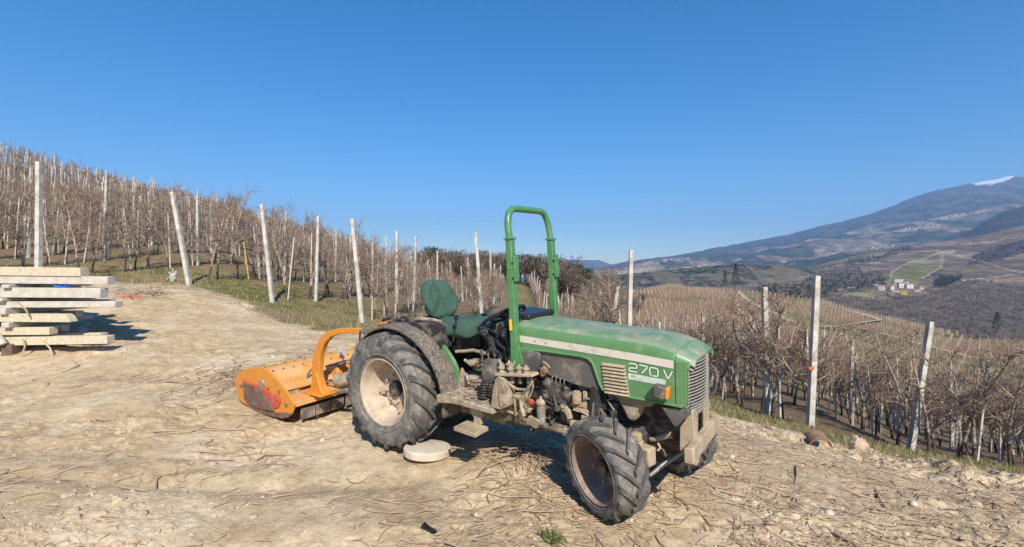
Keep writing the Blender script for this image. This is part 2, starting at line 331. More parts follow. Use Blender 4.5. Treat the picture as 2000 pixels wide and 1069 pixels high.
dirt = lerp(dirt, C3(.42, .32, .21) + 0 * dirt, .6 * sstep(.5, .66, fbm(X * .8 + 9, Y * 1.6, 4, 75)) * sstep(.3, .6, n3))
orch = lerp(C3(.15, .145, .05), C3(.29, .22, .125), sstep(.32, .55, n1 * .45 + n2 * .55))
orch = lerp(orch, C3(.24, .17, .115) + 0 * orch, .85 * sstep(.5, 9, -yd - 1.0) * sstep(.25, .5, n2) * (X < 1))
orch = lerp(orch, C3(.19, .135, .09) + 0 * orch, .9 * sstep(1.2, 3.5, -yd) * (X > 1.8))
col = lerp(orch, dirt, sstep(-.25, .25, yd))
# the spur across the dip: brown block, green terraces, olive and rusty blocks
Rm = np.hypot(X, Y); far = sstep(35, 70, Rm) * (X > 5)
side = (X - 98) - (Y - 180) * .33
rowsA = lerp(C3(.20, .125, .078), C3(.25, .165, .105), n1)
rowsB = lerp(C3(.25, .235, .10), C3(.12, .155, .05), sstep(.4, .6, fbm(X * .06, Y * .06, 3, 81)))
rowsC = lerp(C3(.27, .19, .115), C3(.20, .17, .085), sstep(.35, .6, fbm(X * .03, Y * .05, 3, 83)))
spur = lerp(rowsA, rowsB, sstep(-6, 6, side) * sstep(70, 85, Y))
spur = lerp(spur, rowsC, np.clip(sstep(-5, 8, (X - 128) - (185 - Y) * .9) + sstep(100, 80, Y) * .8, 0, 1) * sstep(-8, 8, side + 15))
col = lerp(col, spur, far)
bald = sstep(.62, .7, fbm(X * .045 + 5, Y * .045, 3, 85)) * far * .5
col = lerp(col, C3(.34, .29, .15) + 0 * col, bald)
alley = np.exp(-((X - .9) / .9) ** 2) * sstep(11, 14, Y) * (1 - sstep(50, 60, Y))
col = lerp(col, lerp(C3(.17, .175, .065), C3(.29, .23, .13), sstep(.4, .6, n2)), alley)
ylw = np.exp(-((X + 7) / 6) ** 2 - ((Y - 66) / 9) ** 2)
col = lerp(col, C3(.5, .4, .17) + 0 * col, np.clip(ylw, 0, 1))
idx = np.arange(nt_ * nr_).reshape(nt_, nr_)
F4 = np.stack([idx[:-1, :-1], idx[1:, :-1], idx[1:, 1:], idx[:-1, 1:]], -1).reshape(-1, 4)
wrap = np.stack([idx[-1, :-1], idx[0, :-1], idx[0, 1:], idx[-1, 1:]], -1).reshape(-1, 4)
V = np.stack([X, Y, Z], -1).reshape(-1, 3); Cc = col.reshape(-1, 3)
# centre fan and the valley far below, out to the horizon
base = len(V)
ring2 = []
for RR, ZZ in ((900, -150), (2500, -170), (7000, -170)):
    ring2.append(np.stack([RR * np.sin(np.radians(th)), RR * np.cos(np.radians(th)), np.full(nt_, ZZ)], -1))
V = np.vstack([V, [[0, 0, Hf(0, 0)]]] + ring2); Cc = np.vstack([Cc, [[.5, .4, .27]], np.tile([.07, .075, .045], (3 * nt_, 1))])
Fs = [F4, wrap]
cen = base; ii = np.arange(nt_); i2 = (ii + 1) % nt_
prev = idx[:, -1]
for k in range(3):
    cur = base + 1 + k * nt_ + ii
    Fs.append(np.stack([prev[ii], prev[i2], cur[i2], cur[ii]], -1)); prev = cur
Fs.append(np.stack([np.full(nt_, cen), idx[i2, 0], idx[ii, 0], idx[ii, 0]], -1)[:, [0, 1, 2, 2]])
fan = np.stack([np.full(nt_, cen), idx[i2, 0], idx[ii, 0]], -1)
Fq = np.vstack(Fs[:-1])
gm = mat('ground_soil', (.5, .4, .27), .95, attr='tone', noise=((.80, .78, .75), 24, .15, (.72, .68, .62), 7, .16), bump=(60, .6, .012, 14, .4, .03), spec=.15)
ground = npmesh('ground', V, Fq[:, ::-1], [gm], smooth=True)
ca = ground.data.color_attributes.new('tone', 'FLOAT_COLOR', 'POINT')
ca.data.foreach_set('color', np.c_[Cc, np.ones(len(Cc))].astype(np.float32).ravel())
tag(ground, kind='structure')
del X, Y, Z, V, Fq, Fs, F4

# farm tracks on the spur
def strip(name, path, wd, m, lift=.25):
    pts = [];
    for (a, b) in zip(path[:-1], path[1:]):
        k = max(2, int(math.hypot(b[0] - a[0], b[1] - a[1]) / 4))
        pts += [(a[0] + (b[0] - a[0]) * i / k, a[1] + (b[1] - a[1]) * i / k) for i in range(k)]
    pts.append(path[-1]); P_ = np.array(pts); d = np.gradient(P_, axis=0); d /= np.linalg.norm(d, axis=1)[:, None]; nrm = np.c_[-d[:, 1], d[:, 0]]
    wv = wd * (.8 + .4 * fbm(P_[:, 0] * .2, P_[:, 1] * .2, 2, 7))[:, None] / 2
    A = P_ + nrm * wv; B = P_ - nrm * wv; k = len(P_)
    za = hbase(A[:, 0], A[:, 1]) + lift; zb = hbase(B[:, 0], B[:, 1]) + lift
    zz = np.maximum(za, zb)
    Vv = np.vstack([np.c_[A, zz], np.c_[B, zz]]); i = np.arange(k - 1)
    o = npmesh(name, Vv, np.stack([i, i + 1, i + 1 + k, i + k], -1), [m]); tag(o, kind='structure'); return o
tm = mat('pale_track_soil', (.42, .35, .235), .95, noise=((.33, .28, .16), .3, .15))
ROADS = [[(100.6, 159.3), (129, 186), (150, 205), (168, 222), (174, 236), (168, 246)], [(128.3, 184.7), (139, 167.4), (150, 152)], [(140, 300), (135.3, 288.9), (109, 218), (98.5, 180), (92, 160)],
         [(166, 222), (189, 215), (240, 250), (262, 262)], [(126, 131), (114, 108.3), (108, 97)]]
for i_, r_ in enumerate(ROADS): strip('path', r_, 2.6, tm)

# ------------------------------------------------------------------ the far country
def sheet(name, top, bot, n_s, ridge, fields, m, px0, px1, npx=500, back=.25, forest_above=None, seed=0, snow=None):
    """real hillside: columns by bearing, rows from its foot (bot: px,py,d) to its skyline (top), then falling away behind"""
    px = np.linspace(px0, px1, npx); top = np.array(top, float); bot = np.array(bot, float)
    ti = [np.interp(px, top[:, 0], top[:, k]) for k in (1, 2)]; bi = [np.interp(px, bot[:, 0], bot[:, k]) for k in (1, 2)]
    s = np.linspace(0, 1, n_s); S_, Pq = np.meshgrid(s, px, indexing='ij')
    d = bi[1] * (ti[1] / bi[1]) ** S_
    py = bi[0] + (ti[0] - bi[0]) * S_ ** 1.0
    u = (Pq - 1000) / 950; xx = u * d; yy = d.copy(); zz = 1.6 - (py - 534.5) / 950 * d
    q = ti[1].mean()
    sc_ = 1 / (.10 * q)
    nz = (fbm(xx * sc_, yy * sc_, 5, seed, .55) - .5) * ridge * q
    zz = zz + nz * np.sin(np.pi * np.clip(S_, 0, 1) ** .8) + (fbm(xx * sc_ * 9, yy * sc_ * 9, 3, seed + 3) - .5) * ridge * q * .10
    # falls away behind the skyline
    xb = u[-1] * (d[-1] * (1 + back)); yb = d[-1] * (1 + back); zb = zz[-1] - .25 * d[-1] * back * 1.5
    xx = np.vstack([xx, xb]); yy = np.vstack([yy, yb]); zz = np.vstack([zz, zb]); S_ = np.vstack([S_, np.ones(npx)]); Pq = np.vstack([Pq, px])
    ns, npx_ = xx.shape; idx = np.arange(ns * npx_).reshape(ns, npx_)
    f = np.stack([idx[:-1, :-1], idx[:-1, 1:], idx[1:, 1:], idx[1:, :-1]], -1).reshape(-1, 4)
    o = npmesh(name, np.stack([xx, yy, zz], -1).reshape(-1, 3), f, [m], smooth=True)
    c = fields(xx, yy, zz, S_, Pq)
    ca = o.data.color_attributes.new('tone', 'FLOAT_COLOR', 'POINT'); ca.data.foreach_set('color', np.c_[c.reshape(-1, 3), np.ones(c.size // 3)].astype(np.float32).ravel())
    tag(o, kind='structure'); return o, (px, ti, bi, xx, yy, zz)
def cells(x, y, size, seed):
    """random value per field plot: jittered, sheared cells"""
    xw = x / size + 1.2 * fbm(x / size * .6, y / size * .6, 3, seed); yw = y / size * .6 + 1.2 * fbm(x / size * .6 + 7, y / size * .6, 3, seed + 1)
    return _h(np.floor(xw), np.floor(yw), seed)
FORW = C3(.045, .06, .035); FORB = C3(.13, .10, .085)
def pal(v, cols):
    v = np.clip(v * len(cols), 0, len(cols) - 1e-6).astype(int); return np.array(cols)[v]
fm = mat('far_hill_cover', (.1, .1, .1), .95, attr='tone', noise=((.78, .78, .78), .02, .1, (.7, .7, .7), .15, .15), spec=0.0)
# the big mountain with snow on its shoulder
TOPM = [(1080, 535), (1150, 529), (1200, 517), (1250, 508), (1300, 502), (1350, 494), (1400, 484), (1450, 475), (1500, 466), (1550, 456), (1600, 442), (1650, 432), (1700, 418), (1740, 404), (1780, 387), (1820, 374), (1860, 366), (1900, 358), (1940, 351), (1975, 344), (2000, 347), (2080, 352), (2300, 372), (2700, 430)]
FLINE = [(1080, 530), (1200, 522), (1250, 512), (1300, 505), (1350, 508), (1400, 500), (1450, 488), (1500, 478), (1560, 462), (1640, 455), (1700, 446), (1780, 428), (1850, 420), (1920, 408), (2000, 398), (2700, 440)]
def f_mount(x, y, z, S_, Pq):
    fl = np.array(FLINE, float); d = np.hypot(x, y)
    py = 534.5 - (z - 1.6) / y * 950
    line = np.interp(Pq, fl[:, 0], fl[:, 1]) + (fbm(x / 420, y / 900, 4, 101) - .5) * 26
    c = pal(cells(x, y, 330, 103), [(.24, .175, .125), (.29, .225, .15), (.16, .145, .09), (.21, .155, .115), (.13, .13, .075), (.32, .265, .19)])
    wood = sstep(.50, .54, fbm(x / 500, y / 1100, 4, 105))
    c = lerp(c, FORW * 1.1 + 0 * c, wood * .95)
    up = sstep(-3, 3, line - py)
    c = lerp(c, lerp(C3(.055, .07, .055), C3(.10, .09, .08), sstep(.4, .6, fbm(x / 250, y / 500, 4, 108))), up)
    clr = sstep(.66, .70, fbm(x / 160, y / 300, 3, 107)) * up * .35
    c = lerp(c, C3(.22, .2, .16) + 0 * c, clr)
    c = c * (.62 + .76 * sstep(.3, .7, fbm(x / 55, y / 110, 3, 112)))[..., None]
    sky_y = np.interp(Pq, [q_[0] for q_ in TOPM], [q_[1] for q_ in TOPM]); th_s = np.interp(Pq, [1895, 1905, 1935, 1960, 1972, 1980], [0, 4, 9, 8, 6, 0])
    sn = sstep(-.8, .8, sky_y + th_s + (fbm(x / 60, y / 130, 3, 109) - .5) * 6 - py) * (th_s > 0)
    return lerp(c, C3(.9, .92, .95) + 0 * c, sn)
MT, mt_info = sheet('mountain', [(a, b, 9000 if a > 1300 else 9000) for a, b in TOPM],
              [(1080, 548, 2600), (1500, 548, 2600), (2000, 500, 3000), (2700, 520, 3000)], 260, .035, f_mount, fm, 1080, 2700, 900, seed=1)
# low wooded hill in the middle distance
def f_wood(x, y, z, S_, Pq):
    c = lerp(FORW * 1.1, FORB * 1.0, sstep(.4, .6, fbm(x / 60, y / 90, 4, 121))) * (.45 + 1.1 * sstep(.3, .7, fbm(x / 14, y / 22, 3, 122)))[..., None]
    return lerp(c, C3(.2, .17, .11) + 0 * c, sstep(.62, .66, fbm(x / 150, y / 220, 3, 123)) * .7)
sheet('wooded_hill', [(1080, 560, 2000), (1170, 545, 2000), (1240, 534, 2000), (1300, 527, 2000), (1400, 519, 2000), (1450, 516, 2000), (1550, 522, 2000), (1650, 535, 2000), (1750, 560, 2000)],
      [(1080, 600, 1200), (1560, 610, 1300), (1750, 690, 1400)], 120, .03, f_wood, fm, 1080, 1750, 500, seed=2)
# dark spur below the mountain
def f_dark(x, y, z, S_, Pq): return lerp(FORW * .8, FORB * .55, sstep(.4, .65, fbm(x / 120, y / 120, 4, 131)))
sheet('dark_spur', [(1780, 492, 4300), (1850, 470, 4300), (1880, 458, 4300), (1900, 447, 4300), (1925, 432, 4300), (1960, 414, 4300), (2000, 403, 4300), (2200, 360, 4300), (2600, 330, 4300)],
      [(1780, 505, 3000), (2600, 500, 3000)], 90, .02, f_dark, fm, 1780, 2600, 400, seed=3)
# the near valley side with its fields, hamlet and bare woods
def inpoly(px, py, poly):
    ins = np.zeros(np.shape(px), bool); n = len(poly)
    for i in range(n):
        (x1, y1), (x2, y2) = poly[i], poly[i - 1]
        c = ((y1 > py) != (y2 > py)) & (px < (x2 - x1) * (py - y1) / ((y2 - y1) or 1e-9) + x1); ins ^= c
    return ins
HS_TOP = [(1050, 556, 2400), (1400, 552, 2400), (1480, 540, 2400), (1560, 527, 2400), (1620, 512, 2500), (1660, 503, 2600), (1700, 493, 2600), (1750, 486, 2600), (1800, 478, 2600), (1850, 470, 2600), (1900, 462, 2600), (1950, 452, 2600), (2000, 440, 2600), (2200, 396, 2600), (2600, 330, 2600)]
HS_BOT = [(1050, 590, 470), (1400, 590, 470), (1560, 615, 470), (1700, 655, 470), (1850, 690, 470), (2000, 710, 480), (2600, 760, 480)]
def f_side(x, y, z, S_, Pq):
    py = 534.5 - (z - 1.6) / y * 950; px = Pq + (fbm(x / 40, y / 60, 3, 140) - .5) * 8; py = py + (fbm(x / 40 + 9, y / 60, 3, 141) - .5) * 5
    c = pal(cells(x, y, 190, 143), [(.19, .14, .10), (.25, .19, .13), (.15, .135, .075), (.29, .215, .15), (.20, .145, .115), (.13, .10, .08)])
    c = lerp(c, C3(.27, .21, .16) + 0 * c, .3 * sstep(.4, .6, fbm(x / 25, y / 200, 3, 144)))
    for poly, cc in (([(1735, 560), (1740, 533), (1772, 515), (1838, 512), (1842, 520), (1826, 532), (1800, 545), (1775, 560)], (.21, .20, .085)),
                     ([(1768, 514), (1800, 506), (1850, 505), (1840, 514)], (.34, .27, .16)),
                     ([(1775, 507), (1830, 491), (1866, 494), (1842, 506)], (.19, .17, .09)),
                     ([(1650, 575), (1690, 566), (1705, 572), (1680, 582)], (.30, .28, .12)),
                     ([(1826, 491), (1868, 488), (1862, 497), (1836, 498)], (.45, .37, .24)),
                     ([(1560, 600), (1640, 580), (1700, 585), (1790, 582), (1850, 560), (1900, 545), (2000, 560), (2400, 560), (2400, 720), (1560, 700)], (.17, .13, .105)),
                     ([(1560, 560), (1600, 530), (1650, 523), (1720, 540), (1725, 566), (1650, 574), (1560, 600), (1400, 600), (1400, 560)], (.17, .135, .105)),
                     ([(1885, 520), (1900, 500), (1950, 480), (2000, 470), (2400, 450), (2400, 480), (2000, 494), (1940, 512), (1900, 518)], (.11, .085, .08))):
        c[inpoly(px, py, poly)] = cc
    for ln, wl in (([(1737, 560), (1741, 533), (1772, 514), (1808, 505), (1838, 492), (1866, 490)], 1.3), ([(1842, 497), (1842, 507), (1836, 522), (1800, 545)], 1.3), ([(1560, 545), (1600, 528), (1660, 515), (1720, 512)], 1.0), ([(1800, 560), (1880, 548), (1960, 540), (2060, 520)], 1.0), ([(1640, 566), (1700, 556), (1740, 560)], 1.2), ([(1880, 478), (1950, 470), (2050, 455)], .8), ([(1700, 500), (1780, 494), (1840, 486)], .8), ([(1866, 498), (1900, 505), (1980, 530), (2060, 535)], .9)):
        k_ = segd(px, py, ln) < wl; c[k_] = (.40, .33, .23)
    vv = sstep(.35, .65, fbm(x / 18, y / 40, 3, 145)); return c * (.72 + .5 * vv)[..., None]
HS, hs_info = sheet('valley_side', HS_TOP, HS_BOT, 240, .004, f_side, fm, 1050, 2600, 900, seed=4)
# very distant blue ranges
def f_blue(x, y, z, S_, Pq):
    py = 534.5 - (z - 1.6) / y * 950; c = np.tile(C3(.10, .12, .11), x.shape + (1,))
    return lerp(c, C3(.9, .9, .92) + 0 * c, ((py < 506 + (fbm(x / 900, y / 900, 3, 151) - .5) * 12) & (Pq < 1180)).astype(float))
sheet('distant_range', [(1000, 545, 13000), (1050, 535, 13000), (1090, 512, 13000), (1105, 502, 13000), (1113, 501, 13000), (1122, 496, 13000), (1133, 500, 13000), (1145, 505, 13000), (1160, 504, 13000), (1178, 511, 13000), (1195, 517, 13000), (1230, 509, 13000), (1245, 514, 13000), (1290, 511, 13000), (1350, 520, 13000)],
      [(1000, 552, 9500), (1350, 552, 9500)], 50, .006, f_blue, fm, 1000, 1350, 400, seed=5)

def on_sheet(info, pxv, pyv):
    """world point of a hillside sheet at a bearing and a row"""
    px, ti, bi, xx, yy, zz = info; j = int(np.clip(np.searchsorted(px, pxv), 0, len(px) - 1))
    py = 534.5 - (zz[:-1, j] - 1.6) / yy[:-1, j] * 950
    k = np.where(py <= pyv)[0]
    k = k[0] if len(k) else len(py) - 1
    return float(xx[k, j]), float(yy[k, j]), float(zz[k, j])

# ------------------------------------------------------------------ haze over the valley
hb = MB(); hb.box((6500, 4500, 875), (29000, 24200, 2092))
hm = bpy.data.materials.new('valley_haze'); hm.use_nodes = True; hn = hm.node_tree; hn.nodes.remove(hn.nodes['Principled BSDF'])
pv = hn.nodes.new('ShaderNodeVolumePrincipled'); pv.inputs['Color'].default_value = (.34, .58, 1.0, 1); pv.inputs['Density'].default_value = 8e-5; pv.inputs['Anisotropy'].default_value = 0.0
hn.links.new(pv.outputs[0], hn.nodes['Material Output'].inputs['Volume'])
hz_o = hb.build('haze', hm, smooth=False); tag(hz_o, kind='stuff')

# ------------------------------------------------------------------ orchard trees
class TB:
    """light tube builder for branches"""
    def __init__(s): s.v = []; s.f = []; s.m = []
    def tube(s, pts, r0, r1, n, m, pw=1.0):
        k = len(pts); o = len(s.v); t0 = (pts[1] - pts[0]).normalized(); a = t0.orthogonal().normalized()
        for i, p in enumerate(pts):
            t = (pts[min(i + 1, k - 1)] - pts[max(i - 1, 0)]).normalized(); a = (a - t * a.dot(t)).normalized(); b = t.cross(a)
            r = r0 + (r1 - r0) * (i / (k - 1)) ** pw
            for j in range(n):
                an = 2 * math.pi * j / n; q = p + (a * math.cos(an) + b * math.sin(an)) * r; s.v.append((q.x, q.y, q.z))
        for i in range(k - 1):
            for j in range(n): s.f.append((o + i * n + j, o + i * n + (j + 1) % n, o + (i + 1) * n + (j + 1) % n, o + (i + 1) * n + j)); s.m.append(m)
def wander(rng, p, d, L_, n, wob, up=0.0):
    pts = [Vector(p)]; d = Vector(d).normalized()
    for i in range(n):
        d = (d + Vector((rng.uniform(-wob, wob), rng.uniform(-wob, wob), rng.uniform(-wob, wob) + up))).normalized(); pts.append(pts[-1] + d * (L_ / n))
    return pts
def apple(seed, kind=0, lod=0):
    """returns (trunk TB, crown TB); kind 0 slender spindle, 1 stout and forked"""
    rng = random.Random(seed); T = TB(); B = TB(); nt = (6, 4, 3)[lod]; nb = (4, 3, 3)[lod]
    h = rng.uniform(2.2, 2.75) if kind == 0 else rng.uniform(2.2, 2.7); axes = []
    lean = (rng.uniform(-.10, .10), rng.uniform(-.10, .10), 1)
    if kind == 0:
        pts = wander(rng, (0, 0, -.1), lean, h, (9, 6, 4)[lod], .13); r0 = rng.uniform(.022, .034)
        k0 = 2; T.tube(pts[:k0 + 1], r0 * 1.25, r0 * .95, nt, 1); T.tube(pts[k0:], r0 * .95, .010, nt, 0); axes.append((pts[1:], 1.0))
    else:
        pts = wander(rng, (0, 0, -.1), lean, .85, 4, .15); r0 = rng.uniform(.036, .05)
        T.tube(pts[:3], r0 * 1.2, r0, nt, 1); T.tube(pts[2:], r0, r0 * .85, nt, 0)
        for q in range(3):
            a = rng.uniform(0, 6.28); d = (math.cos(a) * .75, math.sin(a) * .75, 1.0) if q else (.1, .1, 1)
            ax = wander(rng, pts[-1], d, h - .8, 7, .28, .10); T.tube(ax, r0 * .75, .010, nt, 0); axes.append((ax, .8))
    for ax, kx in axes:
        nl = int((21, 16, 11)[lod] * (1 if kind == 0 else .62)); m = len(ax)
        for i in range(nl):
            t = rng.uniform(.16, 1.0) if kind == 0 else rng.uniform(.1, 1.0); f = t * (m - 1); j = min(int(f), m - 2); p = ax[j].lerp(ax[j + 1], f - j)
            a = rng.uniform(0, 6.28); L_ = rng.uniform(.38, .8) * (1.15 - .55 * t)
            lb = wander(rng, p, (math.cos(a), math.sin(a), rng.uniform(.0, .9)), L_, (5, 4, 3)[lod], .32, .08)
            B.tube(lb, rng.uniform(.007, .013), .004, nb, 0)
            for q in range((11, 8, 6)[lod]):
                e = rng.uniform(.15, 1) * (len(lb) - 1); j2 = min(int(e), len(lb) - 2); pp = lb[j2].lerp(lb[j2 + 1], e - j2)
                tw = wander(rng, pp, (rng.uniform(-1, 1), rng.uniform(-1, 1), rng.uniform(-.2, 1.0)), rng.uniform(.10, .34), (3, 2, 1)[lod], .4, .15)
                B.tube(tw, (.0045, .006, .009)[lod], (.003, .004, .006)[lod], 3, 1)
    # upright water shoots
    for q in range(rng.randint(2, 6)):
        ax = axes[rng.randrange(len(axes))][0]; p = ax[rng.randrange(len(ax) // 2, len(ax))]
        B.tube(wander(rng, p, (rng.uniform(-.2, .2), rng.uniform(-.2, .2), 1), rng.uniform(.25, .6), 3, .12), .005, .003, 3, 1)
    if lod and seed % 3:
        T.tube([Vector((.1, .05, -.1)), Vector((.14 + rng.uniform(-.16, .16), .05, h * rng.uniform(.85, 1.12)))], .024, .021, 4, 2)
    return T, B
def tb_mesh(tb, name, mats):
    me = bpy.data.meshes.new(name); me.from_pydata(tb.v, [], tb.f); [me.materials.append(M[m]) for m in mats]; me.polygons.foreach_set('material_index', tb.m); me.shade_smooth(); me.update(); return me
near_kinds = []
for s_ in range(11):
    T, B = apple(100 + s_, 1 if s_ % 3 == 2 else 0, 0)
    near_kinds.append((tb_mesh(T, 'trunk', ['bark', 'darkbark']), tb_mesh(B, 'branches', ['bark', 'twig'])))
def np_kind(seed, kind, lod):
    T, B = apple(seed, kind, lod); v = np.array(T.v + B.v); f = np.array(T.f + [tuple(i + len(T.v) for i in q) for q in B.f]); m = np.array([(0, 1, 3)[q] for q in T.m] + [0 if q == 0 else 2 for q in B.m]); return v, f, m
M['stakep'] = mat('pale_stake', (.62, .57, .48), .9)
mid_kinds = [np_kind(300 + i, 0 if i % 4 else 1, 1) for i in range(7)]; far_kinds = [np_kind(400 + i, 0, 2) for i in range(7)]
def scatter_merge(name, kinds, spots, mats, parent=None, smooth=True):
    """spots: (x, y, z, rot, scale, kind)"""
    VV, FF, MM = [], [], []; off = 0; sp = np.array(spots, float)
    for k, (v, f, m) in enumerate(kinds):
        s = sp[sp[:, 5].astype(int) == k]
        if not len(s): continue
        c, sn = np.cos(s[:, 3])[:, None], np.sin(s[:, 3])[:, None]; q = s[:, 4][:, None]
        P_ = np.stack([(v[None, :, 0] * c - v[None, :, 1] * sn) * q + s[:, 0][:, None], (v[None, :, 0] * sn + v[None, :, 1] * c) * q + s[:, 1][:, None], v[None, :, 2] * q + s[:, 2][:, None]], -1)
        VV.append(P_.reshape(-1, 3)); FF.append((f[None] + (np.arange(len(s)) * len(v))[:, None, None] + off).reshape(-1, f.shape[1])); MM.append(np.tile(m, len(s))); off += len(s) * len(v)
    return npmesh(name, np.vstack(VV), np.vstack(FF), mats, np.concatenate(MM), smooth, parent)

# rows: ends follow the yard, every row runs away from the camera
rng = random.Random(42)
rows = [(-1.05 - 2.78 * k, 'l') for k in range(24)] + [(2.9, 'm'), (5.38, 'r')] + [(8.1 + 2.75 * k, 'r') for k in range(22)]
def row_start(x):
    if x < -1: return float(np.interp(x, [-70, -14, -11, -9.3, -6.8, -4, -1], [12, 12.2, 13.8, 14.6, 14.2, 13.3, 13.6]))
    if x < 4: return 12.0
    if x < 6.5: return 8.6
    return float(np.interp(x, [6.5, 8.1, 11, 16, 40], [7.6, 6.9, 6.0, 5.2, 5.0]))
def row_end(x): 
    if x < -1: return float(np.interp(-x, [1, 12, 25, 45, 70], [46, 58, 74, 72, 66]))
    return float(np.interp(x, [2, 20, 70], [85, 80, 70]))
tree_spots = []; post_spots = []
for x0, kd in rows:
    y = row_start(x0) + .5; ye = row_end(x0); i = 0
    while y < ye:
        u = x0 / y
        if abs(u) < 1.22 and not (kd == 'm' and 36 < y < 42):
            tree_spots.append((x0 + rng.uniform(-.18, .18), y + rng.uniform(-.15, .15)))
        y += rng.uniform(.55, .85) * (.8 if x0 > 2 else 1) * (1.0 if y < 45 else 1.25)
    y = row_start(x0) + (5.6 if x0 < 2 else (5.3 if x0 < 4 else (12.0 if x0 < 6 else (6.2 if x0 < 9 else 9.5)))); 
    while y < ye:
        if abs(x0 / y) < 1.15: post_spots.append((x0 + rng.uniform(-.05, .05), y))
        y += rng.uniform(5.6, 7.2)
def near_key(p): return math.hypot(p[0], p[1])
tree_spots.sort(key=near_key)
tz = H(np.array([p[0] for p in tree_spots]), np.array([p[1] for p in tree_spots]))
ind = tree_spots[:296]
lab_done = {}
def place_tree(x, y, z, k, rot, sc_, label, group):
    r = empty('apple_tree', (x, y, z)); r.rotation_euler = (rng.uniform(-.05, .05), rng.uniform(-.05, .05), rot); r.scale = (sc_, sc_, sc_)
    tag(r, label, 'apple tree', group)
    for nm, me in zip(('trunk', 'branches'), near_kinds[k]):
        o = bpy.data.objects.new(nm, me); COL.objects.link(o); o.parent = r
    return r
stakes = []
for i, (x, y) in enumerate(ind):
    if rng.random() < .5: stakes.append((x + rng.uniform(-.12, .12), y + rng.uniform(-.1, .1), float(tz[i])))
    left = x < 1.5; d_ = math.hypot(x, y)
    if left: L_, G_ = 'bare pruned apple tree in the rows of the uphill slope behind the yard', 'apple trees of the uphill slope'
    elif x < 4: L_, G_ = 'bare apple tree in the row running away right behind the tractor hood', 'apple trees of the row behind the hood'
    elif x < 6.5: L_, G_ = 'bare apple tree in the row of the two upright posts beyond the grass strip', 'apple trees of the row with upright posts'
    else: L_, G_ = 'bare gnarled apple tree on the slope falling away below the crest of clods', 'apple trees below the crest'
    stout = [2, 5, 8]; k = rng.choice(stout) if (not left and rng.random() < .55) or rng.random() < .1 else rng.choice([0, 1, 3, 4, 6, 7, 9, 10])
    place_tree(x, y, float(tz[i]), k, rng.uniform(0, 6.28), rng.uniform(.85, 1.12) * ((1.04 if x < -5 else (.88 if x < -3 else .70)) if left else .93), L_, G_)
sk = MB(); sk.box((0, 0, 1.0), (.034, .034, 2.3)); sko = sk.build('tree_stake', mat('pale_wooden_stake', (.58, .53, .44), .9, noise=((.44, .39, .31), 4, .15)), smooth=False); skm = sko.data; bpy.data.objects.remove(sko)
for (x, y, z) in stakes:
    o = bpy.data.objects.new('tree_stake', skm); COL.objects.link(o); o.location = (x, y, z); o.rotation_euler = (rng.uniform(-.07, .07), rng.uniform(-.12, .12), rng.uniform(0, 1)); o.scale = (1, 1, rng.uniform(.75, 1.05) * (1 if x < 0 else .85))
    tag(o, 'slim pale stake beside a bare tree of the uphill orchard' if x < 1.5 else 'slim pale stake beside a bare tree of the orchard below the yard', 'stake', 'stakes of the uphill orchard' if x < 1.5 else 'stakes of the downhill orchard')
rest = tree_spots[296:]
sp_mid, sp_far = [], []
for (x, y), z in zip(rest, tz[296:]):
    (sp_mid if math.hypot(x, y) < 38 else sp_far).append((x, y, z, rng.uniform(0, 6.28), rng.uniform(.88, 1.15) * (1.0 if x < -12 else (.86 if x < -6 else (.72 if x < 4 else .84))), rng.randrange(7)))
tag(scatter_merge('orchard_rows', mid_kinds, sp_mid, ['bark', 'darkbark', 'twig', 'stakep']), kind='stuff')
tag(scatter_merge('orchard_rows_beyond', far_kinds, sp_far, ['bark', 'darkbark', 'twig', 'stakep']), kind='stuff')

# ------------------------------------------------------------------ posts
def post_mesh(h, w_):
    b = MB(); b.box((0, 0, h / 2 - .15), (w_, w_ * .92, h + .3), taper=.86); return b
pm = []
for h in (2.45, 2.7, 2.9):
    b = post_mesh(h, .088); b2 = b.build('orchard_post', 'post', bevel=0, smooth=False); pm.append(b2.data); bpy.data.objects.remove(b2)
def post_between(base, top, w_, label, m='post', group=None):
    b = MB(); a = Vector(base); t = Vector(top); L_ = (t - a).length
    b.box((0, 0, L_ / 2 - .1), (w_, w_ * .92, L_ + .2), taper=.88)
    for z in (L_ * .3, L_ * .55, L_ * .8):      # wire staples
        b.tube([(-w_ * .5, -w_ * .55, z), (w_ * .5, -w_ * .55, z)], .004, 4)
    o = b.build('orchard_post', m, bevel=.008, smooth=False); o.location = a; o.rotation_euler = (t - a).to_track_quat('Z', 'Y').to_euler(); return tag(o, label, 'post', group or 'concrete posts of the orchard')
def gz(x, y): return Hf(x, y)
